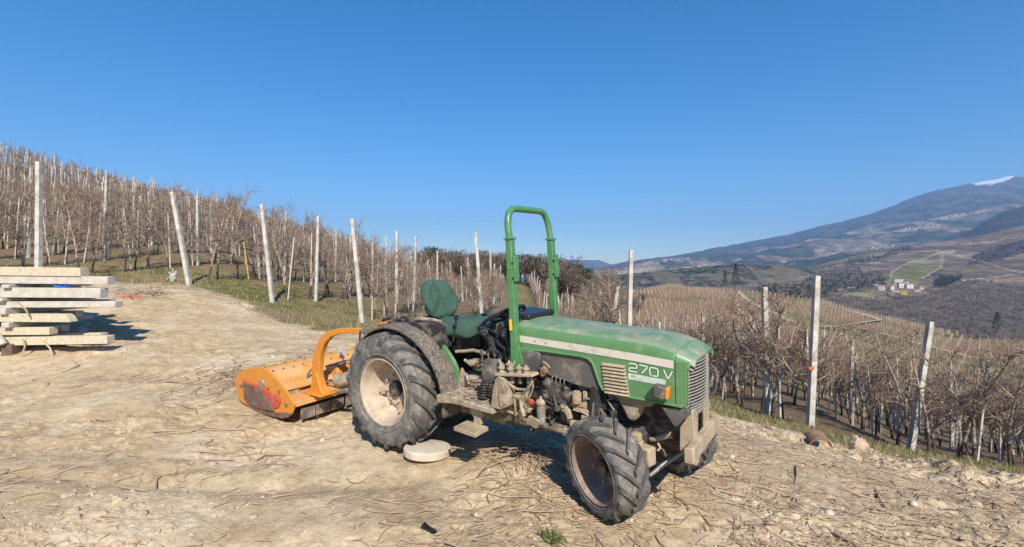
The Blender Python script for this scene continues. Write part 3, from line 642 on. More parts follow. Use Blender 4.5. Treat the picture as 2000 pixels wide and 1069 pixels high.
for (bx, by), (tx_, tz_), w_, lab in (
    ((-11.10, 11.4), (-11.08, 4.22), .112, 'thick straight white post standing just behind the stack of beams'),
    ((-9.24, 13.93), (-9.73, 3.93), .115, 'thick post leaning backward beside the small water valve'),
    ((-6.68, 13.57), (-6.98, 3.53), .108, 'tapering leaning end post at the corner of the grass and the dirt'),
    ((-6.17, 15.31), (-6.09, 3.41), .095, 'slim upright white post between the two thick leaning end posts'),
    ((-3.97, 12.91), (-4.24, 3.06), .112, 'thick leaning end post standing right behind the orange mower arm'),
    ((-3.85, 16.2), (-3.83, 3.02), .10, 'upright post in the row just left of the covered tractor seat'),
    ((-.92, 15.0), (-1.12, 2.86), .11, 'tall grey post rising between the tractor seat and the roll bar'),
    ((2.88, 12.0), (2.94, 2.18), .11, 'tall straight post rising beyond the rear half of the hood'),
    ((5.42, 10.33), (5.36, 1.31), .115, 'upright white post, slimmer one of the pair beyond the tractor nose'),
    ((5.33, 8.7), (5.45, 1.56), .11, 'tallest white post beyond the tractor nose, with an orange tag on it'),
    ((8.03, 9.8), (8.43, .63), .108, 'white post leaning strongly above the crest of clods'),
    ((5.35, 13.8), (5.42, .47), .10, 'short looking post top just above the front end of the hood'),
    ((5.3, 17.6), (5.33, -.15), .095, 'thin post above the middle of the hood side'),
    ((2.65, 13.7), (2.98, 1.24), .11, 'leaning white post beside the tall one beyond the hood')):
    post_between((bx, by, gz(bx, by)), (tx_, by, tz_), w_, lab)
b = MB(); b.box((0, 0, 0), (.10, .03, .05)); tg = b.build('ribbon_tag', 'netred'); tg.location = (5.30, 8.62, .22 - .30); tag(tg, 'small orange plastic tag hanging on the tallest white post', 'tag')
pz = H(np.array([p[0] for p in post_spots]), np.array([p[1] for p in post_spots]))
pp = sorted(zip(post_spots, pz), key=lambda q: near_key(q[0]))
for i, ((x, y), z) in enumerate(pp[:270]):
    if abs(x + 1.05) < .2 and y < 20: continue
    o = bpy.data.objects.new('orchard_post', pm[rng.randrange(3)]); COL.objects.link(o); o.location = (x, y, z)
    o.rotation_euler = (rng.uniform(-.05, .05), rng.uniform(-.05, .13) * (1 if x > 0 else -.6), rng.uniform(-.2, .2)); s_ = rng.uniform(.95, 1.1); o.scale = (1, 1, s_ * (1.0 if x > 0 else 1.05))
    if x < 1.5: tag(o, 'pale concrete post among the bare apple rows of the uphill slope', 'post', 'posts in the uphill rows')
    else: tag(o, 'pale concrete post among the bare apple rows below the yard', 'post', 'posts in the downhill rows')
# trellis wires on the nearest rows
def wire(path, label):
    b = MB(); b.tube(path, .004, 4, cap=False); return tag(b.build('trellis_wire', 'blackm', smooth=False), label, 'wire', 'trellis wires')
for x0, ys, ye_ in ((5.4, 8.7, 30), (8.2, 9.8, 30)):
    for hgt in (.75, 1.5):
        wire([(x0, y, float(hbase(x0, y)) + hgt - .03 * math.sin((y - ys) * 1.0) ** 2) for y in np.linspace(ys, ye_, 16)], 'thin dark wire strung along the %s row below the yard, %s strand' % ('first' if x0 < 6 else 'second', 'lower' if hgt < 1 else 'upper'))
wire([(5.4, 8.7, float(hbase(5.4, 8.7)) + .42), (8.0, 8.9, float(hbase(8, 8.9)) + 1.02), (10.5, 8.9, float(hbase(10.5, 8.9)) + 1.0), (14, 9.2, float(hbase(14, 9.2)) + 1.1)], 'dark line strung across the row ends above the crest')

# ------------------------------------------------------------------ plantation on the far spur
ang = rad(68); dx_, dy_ = math.sin(ang), math.cos(ang)
rs = np.random.RandomState(3)
A, B_ = np.meshgrid(np.arange(-420, 420, 3.1), np.arange(-50, 520, 1.4), indexing='ij'); A = A.ravel(); B_ = B_.ravel()
X_ = A * dy_ + B_ * dx_; Y_ = -A * dx_ + B_ * dy_
R_ = np.hypot(X_, Y_); U_ = X_ / np.maximum(Y_, 1)
okm = (R_ > 84) & (R_ < 345) & (U_ > .12) & (U_ < 1.2) & (Y_ > 60)
rd = np.full(len(X_), 1e9)
for r_ in ROADS: rd = np.minimum(rd, segd(X_, Y_, r_))
okm &= rd > 3.2
okm &= ~((fbm(X_ * .045 + 5, Y_ * .045, 3, 85) > .66))
sd_ = (X_ - 98) - (Y_ - 180) * .33; open_ = sd_ > 2; keepp = (~open_) | (rs.uniform(0, 1, len(X_)) < .38) | (np.round(B_ / 1.4).astype(int) % 5 == 0)
okm &= keepp
ii = np.where(okm)[0]; X_, Y_, B_ = X_[ii] + rs.uniform(-.15, .15, len(ii)), Y_[ii], B_[ii]; Z_ = hbase(X_, Y_)
M['vine'] = mat('reddish_vine_wood', (.20, .128, .085), .9, noise=((.27, .185, .125), .2, .15))
# small vines/trees: two crossed twiggy strips each
n_ = len(X_); n3_ = 8
hgt = rs.uniform(1.2, 2.0, (n_, n3_)); ax_ = rs.uniform(-.55, .55, (n_, n3_)); ay_ = rs.uniform(-.55, .55, (n_, n3_)); lx = rs.uniform(-.4, .4, (n_, n3_)); wq = rs.uniform(.03, .07, (n_, n3_))
cx_ = X_[:, None] + ax_; cy_ = Y_[:, None] + ay_; cz_ = Z_[:, None] + np.zeros_like(ax_)
V = np.stack([np.stack([cx_ - wq, cy_, cz_], -1), np.stack([cx_ + wq, cy_, cz_ + .05], -1), np.stack([cx_ + lx + wq * .3, cy_ + lx * .5, cz_ + hgt], -1)], 2).reshape(-1, 3)
F_ = np.arange(len(V)).reshape(-1, 3)
tag(npmesh('far_plantation', V, F_, ['vine', 'vine'], rs.randint(0, 2, len(F_))), kind='stuff')
pmk = (np.round(B_ / 1.4).astype(int) % 5 == 0); px_, py_, pz_ = X_[pmk], Y_[pmk], Z_[pmk]; w_ = .045 + .025 * sstep(120, 260, np.hypot(px_, py_)); k_ = len(px_)
hh = rs.uniform(2.2, 2.6, k_); q = np.array([(-1, -1), (1, -1), (1, 1), (-1, 1)])
lo = np.stack([px_[:, None] + q[None, :, 0] * w_[:, None], py_[:, None] + q[None, :, 1] * w_[:, None], np.repeat(pz_[:, None], 4, 1)], -1); hi = lo.copy(); hi[..., 2] += hh[:, None]; hi[..., 0] += rs.uniform(-.1, .1, k_)[:, None]
V = np.concatenate([lo, hi], 1).reshape(-1, 3); f6 = np.array([(0, 1, 5, 4), (1, 2, 6, 5), (2, 3, 7, 6), (3, 0, 4, 7), (4, 5, 6, 7)]); F_ = (f6[None] + (np.arange(k_) * 8)[:, None, None]).reshape(-1, 4)
tag(npmesh('far_plantation_posts', V, F_, [mat('tan_post', (.46, .40, .32), .9)]), kind='stuff')

# ------------------------------------------------------------------ woods
def crown_kind(seed, kind):
    """kind: 'bare' fine upright twig haze on limbs, 'pine' layered clumps, 'fir' narrow spire; unit height 1"""
    r = np.random.RandomState(seed); V, F, Mi = [], [], []
    def tri(p, d, l, w):
        d = d / np.linalg.norm(d); s = np.cross(d, r.normal(size=3)); s /= np.linalg.norm(s) + 1e-9; o = len(V)
        V.extend([p - s * w, p + s * w, p + d * l]); F.append((o, o + 1, o + 2))
    def stick(a, b, w0, w1):
        a = np.array(a); b = np.array(b); o = len(V)
        for p, w in ((a, w0), (b, w1)):
            for t in (0, 2.09, 4.19): V.append(p + np.array([math.cos(t) * w, math.sin(t) * w, 0]))
        for j in range(3):
            F.append((o + j, o + (j + 1) % 3, o + 3 + (j + 1) % 3)); F.append((o + j, o + 3 + (j + 1) % 3, o + 3 + j)); Mi.extend([1, 1])
    if kind == 'bare':
        stick((0, 0, 0), (0, 0, .55), .022, .014); limbs = []
        for i in range(12):
            a = r.uniform(0, 6.28); z0 = r.uniform(.18, .5); q = r.uniform(.12, .30); e = np.array([math.cos(a) * q, math.sin(a) * q, r.uniform(.55, .92)]); stick((0, 0, z0), e, .010, .003); limbs.append((np.array([0, 0, z0]), e))
        for i in range(620):
            a0, e = limbs[r.randint(12)]; t = r.uniform(.25, 1.05); p = a0 + (e - a0) * t + r.normal(size=3) * np.array([.05, .05, .035])
            tri(p, np.array([p[0], p[1], .35]) + r.normal(size=3) * .22, r.uniform(.05, .13), r.uniform(.004, .009)); Mi.append(0)
    elif kind == 'fir':
        stick((0, 0, 0), (0, 0, .98), .02, .003)
        for i in range(620):
            z = r.uniform(.08, 1.0) ** 1.0; lay = (z * 13) % 1; rad_ = (1.03 - z) * .22 * (.55 + .45 * (1 - lay)); a = r.uniform(0, 6.28); q = rad_ * math.sqrt(r.uniform(.15, 1))
            p = np.array([math.cos(a) * q, math.sin(a) * q, z]); tri(p, np.array([math.cos(a), math.sin(a), -.15]) + r.normal(size=3) * .3, r.uniform(.03, .06), r.uniform(.008, .016)); Mi.append(0)
    else:
        stick((0, 0, 0), (.02, 0, .85), .022, .008); cl = []
        for i in range(11):
            a = r.uniform(0, 6.28); z = r.uniform(.42, .93); q = r.uniform(.04, .27) * (1.25 - z); c = np.array([math.cos(a) * q, math.sin(a) * q, z]); cl.append((c, r.uniform(.07, .13))); stick((0.01, 0, z - .12), c, .008, .004)
        for i in range(620):
            c, s = cl[r.randint(11)]; n = r.normal(size=3); n /= np.linalg.norm(n); p = c + n * s * r.uniform(.5, 1.0) * np.array([1.15, 1.15, .6]); tri(p, n + r.normal(size=3) * .5 + np.array([0, 0, .3]), r.uniform(.025, .05), r.uniform(.007, .014)); Mi.append(0)
    return np.array(V), np.array(F), np.array(Mi)
CK = {k: [crown_kind(500 + 10 * j + i, k) for i in range(4)] for j, k in enumerate(('bare', 'pine', 'fir'))}
CM = {}
def tree_obj(name, kind, v, loc, h, wd, label, group, m):
    key = (kind, v, m)
    if key not in CM:
        Vv, Ff, Mi = CK[kind][v]; res = []
        for part, sel in (('crown', Mi == 0), ('trunk', Mi == 1)):
            f = Ff[sel]; u, inv = np.unique(f.ravel(), return_inverse=True)
            o = npmesh(part, Vv[u], inv.reshape(-1, 3), [m if part == 'crown' else 'darkbark']); res.append((part, o.data)); bpy.data.objects.remove(o)
        CM[key] = res
    r = empty(name, loc); r.scale = (h * wd, h * wd, h); r.rotation_euler = (0, 0, rng.uniform(0, 6.28)); tag(r, label, 'tree', group)
    for part, me in CM[key]:
        o = bpy.data.objects.new(part, me); COL.objects.link(o); o.parent = r
    return r
# the wood on the knoll behind the orchard
wood = []
def knoll(px, py, d): 
    x = (px - 1000) / 950 * d; return x, d, float(hbase(x, d)), 1.6 - (py - 534.5) / 950 * d
for i in range(120):
    t = i / 119.; pxv = 822 + 345 * t + rng.uniform(-5, 5); top = float(np.interp(pxv, [820, 835, 860, 900, 930, 960, 1000, 1040, 1085, 1110, 1140, 1165], [492, 482, 484, 490, 492, 496, 499, 494, 497, 508, 520, 538]))
    front = i % 2; d = rng.uniform(92, 106) if not front else rng.uniform(74, 90)
    if front: top += rng.uniform(10, 30) * (1.2 if pxv > 980 else .8)
    else: top += rng.uniform(-3, 12)
    x, y, z, zt = knoll(pxv, top, d); h = max(zt - z, 5.0)
    pine = (925 < pxv < 965 and not front) or (1010 < pxv < 1085 and rng.random() < .55) or (1110 < pxv < 1150 and rng.random() < .55) or rng.random() < .1
    kd = 'pine' if pine else 'bare'
    tree_obj('pine_tree' if pine else 'bare_tree', kd, rng.randrange(4), (x, y, z - .3), h * 1.12, rng.uniform(.9, 1.25) if pine else rng.uniform(1.1, 1.6), 'dark green pine rising from the wood on the knoll behind the orchard' if pine else 'leafless brown tree of the wood on the knoll behind the orchard', 'pines on the knoll' if pine else 'leafless trees on the knoll', 'pine' if pine else rng.choice(['bare', 'bare', 'bareg']))
for i in range(34):     # thicket running down to the dip, right of the knoll
    pxv = rng.uniform(1090, 1260); d = rng.uniform(110, 190); x = (pxv - 1000) / 950 * d; z = float(hbase(x, d))
    tree_obj('bare_tree', 'bare', rng.randrange(4), (x, d, z - .2), rng.uniform(3.5, 6.5), 1.3, 'low leafless tree in the thicket between the knoll and the brown plantation', 'thicket trees', rng.choice(['bare', 'bareg']))
def at(px, py, d): return ((px - 1000) / 950 * d, d, 1.6 - (py - 534.5) / 950 * d)
for pxv, pyt, pyb, d, wd, lab in ((1437, 515, 561, 362, 1.25, 'taller dark conifer of the pair standing behind the brown plantation'), (1416, 527, 559, 372, 1.0, 'smaller dark conifer of the pair behind the brown plantation'), (1948, 610, 648, 320, 1.5, 'lone dark spruce standing below the bare woods at the edge of the spur')):
    x, y, z = at(pxv, pyb, d); x2, y2, z2 = at(pxv, pyt, d); tree_obj('conifer', 'fir', rng.randrange(4), (x, y, z), z2 - z, wd, lab, None, 'pine')
# bare woods on the valley side (one mass) and evergreen clumps
def woods(name, kd, polys, n, hr, m, seed, wd=1.3):
    r = random.Random(seed); spots = []
    for poly, share in polys:
        xs_ = [p[0] for p in poly]; ys_ = [p[1] for p in poly]; k = 0; t = 0
        while k < n * share and t < n * 30:
            t += 1; a, b_ = r.uniform(min(xs_), max(xs_)), r.uniform(min(ys_), max(ys_))
            if inpoly(np.array([a]), np.array([b_]), poly)[0]:
                x, y, z = on_sheet(hs_info, a, b_)
                spots.append((x + r.uniform(-4, 4), y + r.uniform(-6, 6), z - .4, r.uniform(0, 6.28), r.uniform(*hr), r.randrange(4))); k += 1
    kinds = [(v * np.array([wd, wd, 1]), f, mi) for v, f, mi in CK[kd]]
    tag(scatter_merge(name, kinds, spots, [m, 'darkbark'], smooth=False), kind='stuff')
P_NEAR = [(1560, 602), (1640, 582), (1700, 587), (1790, 584), (1850, 562), (1900, 547), (2000, 562), (2080, 562), (2080, 700), (2000, 680), (1850, 660), (1700, 640), (1600, 612)]
P_BLUE = [(1556, 560), (1600, 528), (1650, 520), (1722, 538), (1728, 562), (1650, 574), (1560, 600), (1480, 590), (1480, 560)]
P_RIGHT = [(1885, 520), (1905, 502), (1950, 482), (2000, 470), (2080, 455), (2080, 480), (2000, 494), (1940, 512), (1900, 518)]
P_LINE = [(1655, 508), (1720, 502), (1760, 486), (1775, 484), (1780, 490), (1750, 500), (1700, 512), (1650, 520)]
woods('bare_wood', 'bare', [(P_NEAR, .8), (P_BLUE, .1), (P_RIGHT, .1)], 1500, (7, 11), 'bareg', 61, 1.7)
woods('evergreen_wood', 'pine', [(P_BLUE, .5), (P_RIGHT, .15), (P_LINE, .2), ([(1820, 558), (1840, 546), (1880, 545), (1870, 556), (1835, 566)], .15)], 820, (8, 15), 'pine', 62, 1.7)

# ------------------------------------------------------------------ hamlet and villages
def house_meshes(w_, l_, h_, rh, wall, k):
    b = MB(); b.box((0, 0, h_ / 2), (w_, l_, h_)); W_ = b
    r = MB(); e = .5
    r.add([(-w_ / 2 - e, -l_ / 2 - e, h_ - .1), (w_ / 2 + e, -l_ / 2 - e, h_ - .1), (w_ / 2 + e, l_ / 2 + e, h_ - .1), (-w_ / 2 - e, l_ / 2 + e, h_ - .1), (-w_ / 2 - e, 0, h_ + rh), (w_ / 2 + e, 0, h_ + rh)], [(0, 1, 5, 4), (2, 3, 4, 5), (1, 2, 5), (3, 0, 4), (3, 2, 1, 0)])
    n = MB()
    for s in range(int(h_ // 2.8)):
        for i in range(int(w_ // 3)): n.box((-w_ / 2 + 1.8 + i * 3, -l_ / 2 - .02, 1.5 + s * 2.8), (1.0, .12, 1.3))
    return W_, r, n
M['wallt'] = mat('tan_plaster', (.50, .43, .34), .8)
HAM = [(1721, 567, 12, 'wall', 'narrow white house standing apart at the edge of the hamlet', 11, 8), (1738, 566, 16, 'bareg', 'long brownish barn in the hamlet beside the white houses', 16, 7), (1741, 568, 9, 'wall', 'bright white gabled house in the middle of the hamlet', 7, 8),
       (1755, 552, 14, 'wall', 'large pale roofed house at the top of the hamlet', 14, 6), (1762, 563, 15, 'wall', 'wide white house with many windows in the hamlet', 14, 9), (1775, 564, 13, 'wall', 'white and grey house behind the yellow one', 12, 8), (1764, 576, 12, 'wally', 'yellow house at the lower end of the hamlet', 10, 7), (1783, 560, 12, 'bareg', 'grey brown shed on the far end of the hamlet', 12, 5), (1750, 571, 12, 'wall', 'low shed with a dark roof in front of the hamlet', 12, 3.5), (1731, 556, 10, 'bareg', 'small barn above the narrow white house', 10, 4.5), (1748, 562, 8, 'wallt', 'tan house wedged between the gabled house and the wide white one', 7, 8), (1770, 557, 8, 'wall', 'small white house behind the wide one with many windows', 7, 6), (1790, 570, 10, 'wallt', 'tan farm building on the far side of the yellow house', 10, 4), (1738, 577, 9, 'bareg', 'low grey shed lowest in the hamlet', 9, 3.5), (1800, 566, 9, 'wall', 'small white house farthest toward the evergreen clump', 7, 4.5)]
for (pxv, pyv, w_, wm, lab, wq_, hq) in HAM:
    x, y, z = on_sheet(hs_info, pxv, pyv); e_ = empty('house', (x, y, z - .8)); e_.rotation_euler = (0, 0, rng.uniform(-.35, .35) + math.atan2(-x, y) * .6); tag(e_, lab, 'house')
    s = y / 950.
    W_, r, n = house_meshes(wq_ * s * 1.0 * .95, 8, hq * s * .95 + 1.0, 2.2, wm, 1); W_.build('wall', wm, e_, smooth=False); r.build('roof', 'roof', e_, smooth=False)
    for q in range(max(1, int(wq_ * s // 3.2))):
        for fl in range(max(1, int(hq * s // 3))):
            c = MB(); c.box((-wq_ * s * .475 + 1.6 + q * 3.1, -4.04, 2.3 + fl * 2.7), (1.1, .1, 1.4)); c.build('window', 'window', e_, smooth=False)
M['wallt'] = mat('tan_plaster', (.50, .43, .34), .8)
hvar = []
for k in range(4):
    b = MB(); w_, l_, h_ = (11 + 3 * k, 10, 6 + k % 2 * 3); b.box((0, 0, h_ / 2), (w_, l_, h_)); b.add([(-w_ / 2 - .5, -l_ / 2 - .5, h_), (w_ / 2 + .5, -l_ / 2 - .5, h_), (w_ / 2 + .5, l_ / 2 + .5, h_), (-w_ / 2 - .5, l_ / 2 + .5, h_), (-w_ / 2 - .5, 0, h_ + 2), (w_ / 2 + .5, 0, h_ + 2)], [(0, 1, 5, 4), (2, 3, 4, 5), (1, 2, 5), (3, 0, 4)], 1)
    o = b.build('village_house', [('wall', 'wallt', 'wall', 'wallt')[k], 'roof'], smooth=False); hvar.append(o.data); bpy.data.objects.remove(o)
VIL = [([(1735, 452), (1760, 447), (1800, 442), (1835, 440), (1838, 445), (1800, 450), (1760, 454)], 70, 'pale house of the village spread in the middle of the mountain slope', 'houses of the middle village'),
       ([(1815, 430), (1860, 420), (1915, 413), (1925, 417), (1880, 424), (1820, 434)], 55, 'pale house of the upper village below the forest of the mountain', 'houses of the upper village'),
       ([(1300, 527), (1350, 522), (1395, 514), (1400, 518), (1350, 527), (1300, 530)], 60, 'white house of the town strung out above the low wooded hill', 'houses of the long town'),
       ([(1200, 533), (1245, 529), (1270, 526), (1260, 532), (1205, 537)], 28, 'white house of the distant valley village behind the tall post', 'houses of the valley village'),
       ([(1290, 508), (1330, 503), (1350, 505), (1340, 510), (1290, 512)], 24, 'pale house of the hamlet on the far shoulder of the mountain', 'houses on the far shoulder'),
       ([(1700, 486), (1745, 480), (1745, 484), (1700, 489)], 20, 'pale house at the foot of the mountain above the tree line', 'houses at the mountain foot')]
mi = mt_info
for poly, n, lab, grp in VIL:
    xs_ = [p[0] for p in poly]; ys_ = [p[1] for p in poly]; k = 0
    while k < int(n * 1.5):
        a, b_ = rng.uniform(min(xs_), max(xs_)), rng.uniform(min(ys_), max(ys_))
        if inpoly(np.array([a]), np.array([b_]), poly)[0]:
            x, y, z = on_sheet(mi, a, b_); o = bpy.data.objects.new('village_house', hvar[rng.randrange(4)]); COL.objects.link(o); o.location = (x, y, z - 1); o.rotation_euler = (0, 0, rng.uniform(-.6, .6)); s_ = rng.uniform(.6, 1.0) * (1.0 if y < 6000 else 1.35); o.scale = (s_,) * 3
            tag(o, lab, 'house', grp); k += 1

# ------------------------------------------------------------------ tractor
# frame of the tractor: x forward, y to its left, z up; it stands nose towards the camera's right
_tx = Vector((.8173, -.5763, .0030)); _ty = Vector((.5754, .8163, .0499)); _tz = Vector((-.0312, -.0390, .9987))
TM = Matrix(((_tx.x, _ty.x, _tz.x, -.8513), (_tx.y, _ty.y, _tz.y, 4.9159), (_tx.z, _ty.z, _tz.z, -.0072), (0, 0, 0, 1)))
tr = empty('tractor', mw=TM)
tag(tr, 'small green orchard tractor with open seat and folding roll bar on bare dirt', 'tractor')

def arc(cx, cz, r, a0, a1, n): return [(cx + r * math.cos(rad(a0 + (a1 - a0) * i / n)), cz + r * math.sin(rad(a0 + (a1 - a0) * i / n))) for i in range(n + 1)]

def tyre(name, parent, R, W, rb, lugs, lh, side, mats=('rubber', 'lug', 'mudpack')):
    """agricultural tyre about the y axis, lug tips reach radius R; side -1: outer face towards -y"""
    b = MB(); Rc = R - lh
    prof = [(-W * .36, rb), (-W * .44, rb + .012), (-W * .50, rb + (Rc - rb) * .35), (-W * .505, rb + (Rc - rb) * .58), (-W * .475, rb + (Rc - rb) * .8), (-W * .40, rb + (Rc - rb) * .93), (-W * .25, Rc - .006), (0, Rc)]
    prof = prof + [(-a, r) for a, r in prof[-2::-1]]
    prof_l = prof + [(W * .30, rb + .01), (-W * .30, rb + .01)]
    b.lathe(prof_l, n=72, close=True); kq = len(prof_l)
    b.m = [2 if (5 <= q // 72 <= 8) else 0 for q in range(kq * 72)]
    # raised ring on each wall and bead groove
    for sg in (-1, 1):
        b.lathe([(sg * W * .478, rb + (Rc - rb) * .2), (sg * W * .502, rb + (Rc - rb) * .22), (sg * W * .508, rb + (Rc - rb) * .26), (sg * W * .49, rb + (Rc - rb) * .30)], n=72)
    # lugs: from the centre line over the shoulder, trailing
    half = [(W * .04, Rc), (-W * .12, Rc - .002), (-W * .25, Rc - .006), (-W * .36, Rc - (Rc - rb) * .05), (-W * .43, Rc - (Rc - rb) * .12), (-W * .48, Rc - (Rc - rb) * .24), (-W * .498, Rc - (Rc - rb) * .36)]
    hts = [lh, lh, lh * .98, lh * .95, lh * .75, lh * .42, lh * .12]
    dirs = [(0, 1), (0, 1), (-.05, 1), (-.2, 1), (-.6, .8), (-.9, .4), (-1, .1)]
    step = 2 * math.pi / lugs; k = len(half); rng = random.Random(int(R * 1000))
    for sg in (1, -1):
        for i in range(lugs):
            th0 = i * step + (0 if sg == 1 else step / 2) + rng.uniform(-.01, .01); vs = []
            wear = rng.uniform(.85, 1.0)
            for j in range(k):
                t = j / (k - 1); th_ = th0 + step * 1.15 * (1.0 - (1 - t) ** 1.7)
                wd = (.20 + .12 * t) * step * R / max(half[j][1], .1)
                (yy, r0), h_ = half[j], hts[j] * wear; dl = math.hypot(*dirs[j])
                for (rr__, hw) in ((r0 - .004, wd * .62), (r0 - .004, -wd * .62), (None, -wd * .42), (None, wd * .42)):
                    if rr__ is None: y_ = yy + dirs[j][0] / dl * h_; r_ = r0 + dirs[j][1] / dl * h_
                    else: y_, r_ = yy, rr__
                    a_ = th_ + hw
                    vs.append((r_ * math.cos(a_), y_ * sg, r_ * math.sin(a_)))
            fs = [(j * 4 + q, j * 4 + (q + 1) % 4, (j + 1) * 4 + (q + 1) % 4, (j + 1) * 4 + q) for j in range(k - 1) for q in range(4)] + [(3, 2, 1, 0), tuple(range((k - 1) * 4, k * 4))]
            b.add(vs, fs, 1)
    o = b.build(name, list(mats), parent, ang=32); return o

def wheel(name, c, steer, R, W, rb, lugs, lh, out, dish, rear):
    """out: -1 when the outer face looks to -y"""
    b = MB(); s = out
    y0 = s * W * .40
    prof = [(y0 + s * .012, rb + .012), (y0 + s * .018, rb + .004), (y0 + s * .006, rb - .008), (y0 - s * .02, rb - .018), (y0 - s * .05, rb - .035 if rear else rb - .03), (y0 - s * (dish - .03), rb - .05 if rear else rb - .035)]
    if rear: prof += [(y0 - s * dish, rb - .075), (y0 - s * (dish - .012), rb * .62), (y0 - s * (dish - .035), rb * .55), (y0 - s * (dish - .035), rb * .24)]
    else: prof += [(y0 - s * dish, rb - .06), (y0 - s * dish, rb * .5), (y0 - s * (dish - .02), rb * .42), (y0 - s * (dish - .02), rb * .2)]
    b.lathe(prof, n=56)
    # barrel towards the inner side
    b.lathe([(y0 - s * .02, rb - .02), (-s * W * .2, rb - .05), (-s * W * .36, rb - .03), (-s * W * .42, rb + .01)], n=56)
    n = 8 if rear else 6; rn = rb * .42 if rear else rb * .55
    for i in range(n):
        a = 2 * math.pi * (i + .3) / n; p = (rn * math.cos(a), y0 - s * (dish - .035), rn * math.sin(a))
        b.cyl(p, (p[0], p[1] + s * .03, p[2]), .013, 6)
    if rear:
        for i in range(4):      # rim clamps between barrel and dish
            a = 2 * math.pi * (i + .15) / 4; r1 = rb * .70; p = Vector((r1 * math.cos(a), y0 - s * (dish - .03), r1 * math.sin(a)))
            b.box(p, (.10, .035, .07), rot=(0, -a, 0)); b.cyl(p, p + Vector((0, s * .045, 0)), .014, 6)
    o = b.build(name, 'rim' if rear else 'rimdark', tr, ang=35)
    o.location = c; o.rotation_euler = (0 if rear else .10, 0, steer)
    tyre('tyre', o, R, W, rb, lugs, lh, out)
    h = MB()
    if rear: h.lathe([(y0 - s * (dish - .03), 0), (y0 - s * (dish - .03), rb * .26), (y0 - s * (dish - .07), rb * .25), (y0 - s * (dish - .085), rb * .16), (y0 - s * (dish - .085), 0)][1:], n=28); h.cyl((0, y0 - s * (dish - .02), 0), (0, y0 - s * (dish - .084), 0), rb * .2, 24)
    else: h.cyl((0, y0 - s * (dish - .0), 0), (0, y0 - s * (dish - .06), 0), rb * .36, 24); h.cyl((0, y0 - s * (dish - .06), 0), (0, y0 - s * (dish - .085), 0), rb * .22, 20)
    h.build('hub', 'blackm', o, bevel=.004)
    return o
wheel('rear_wheel', (0, -.405, .548), 0, .548, .34, .300, 17, .042, -1, .20, True)
wheel('rear_wheel', (0, .405, .548), 0, .548, .34, .300, 17, .042, 1, .20, True)
wheel('front_wheel', (2.165, -.505, .343), -.47, .335, .235, .215, 15, .024, -1, .15, False)
wheel('front_wheel', (2.35, .43, .332), -.45, .335, .235, .215, 15, .024, 1, .15, False)

# hood -------------------------------------------------------------
def ztop(x): return 1.225 - (x - 1.3) * .062          # side top edge
def zedge(x): return ztop(x) - .0
def hood_section(x, hw, zb, zt):
    """half outline from bottom right over the crown to bottom left"""
    p = [(-hw, zb), (-hw, zt - .075), (-hw + .003, zt - .045), (-hw + .012, zt - .020), (-hw + .032, zt - .003), (-hw + .07, zt + .005), (-hw * .4, zt + .014), (0, zt + .018)]
    return p + [(-a, z) for a, z in p[-2::-1]]
b = MB()
xs = [1.325, 1.5, 1.75, 2.0, 2.25, 2.35, 2.45, 2.52, 2.569, 2.575, 2.581, 2.63, 2.665]
secs = []
for x in xs:
    hw = .28; zb = 1.045 - (x - 1.33) * .03
    zt = ztop(x)
    if x > 2.35: zt -= .7 * (x - 2.35) ** 2
    if abs(x - 2.575) < 1e-6: hw -= .003; zt -= .003
    if x > 2.58: hw -= (x - 2.58) * .22
    secs.append([(x, p[0], p[1]) for p in hood_section(x, hw, zb, zt)])
n = len(secs[0])
vs = [p for s_ in secs for p in s_]
fs = [(i * n + j, i * n + j + 1, (i + 1) * n + j + 1, (i + 1) * n + j) for i in range(len(secs) - 1) for j in range(n - 1)]
b.add(vs, fs); b.m = [1 if 3 <= (q % (n - 1)) <= n - 5 else 0 for q in range(len(fs))]
# overhanging lip at the nose
lip = [(2.665, p[1], p[2]) for p in secs[-1][2:-2]]; m_ = len(lip)
lip2 = [(2.665 + .045 * (1 - (abs(p[1]) / .3) ** 2 * .5), p[1] * .97, p[2] - .018) for p in lip]; lip3 = [(p[0] - .01, p[1] * .97, p[2] - .028) for p in lip2]; lip4 = [(2.65, p[1] * .96, p[2] - .035) for p in lip]
b.add(lip + lip2 + lip3 + lip4, [(k * m_ + j, k * m_ + j + 1, (k + 1) * m_ + j + 1, (k + 1) * m_ + j) for k in range(3) for j in range(m_ - 1)], 1)
hood = b.build('hood', ['green', 'green_top'], tr, ang=30)
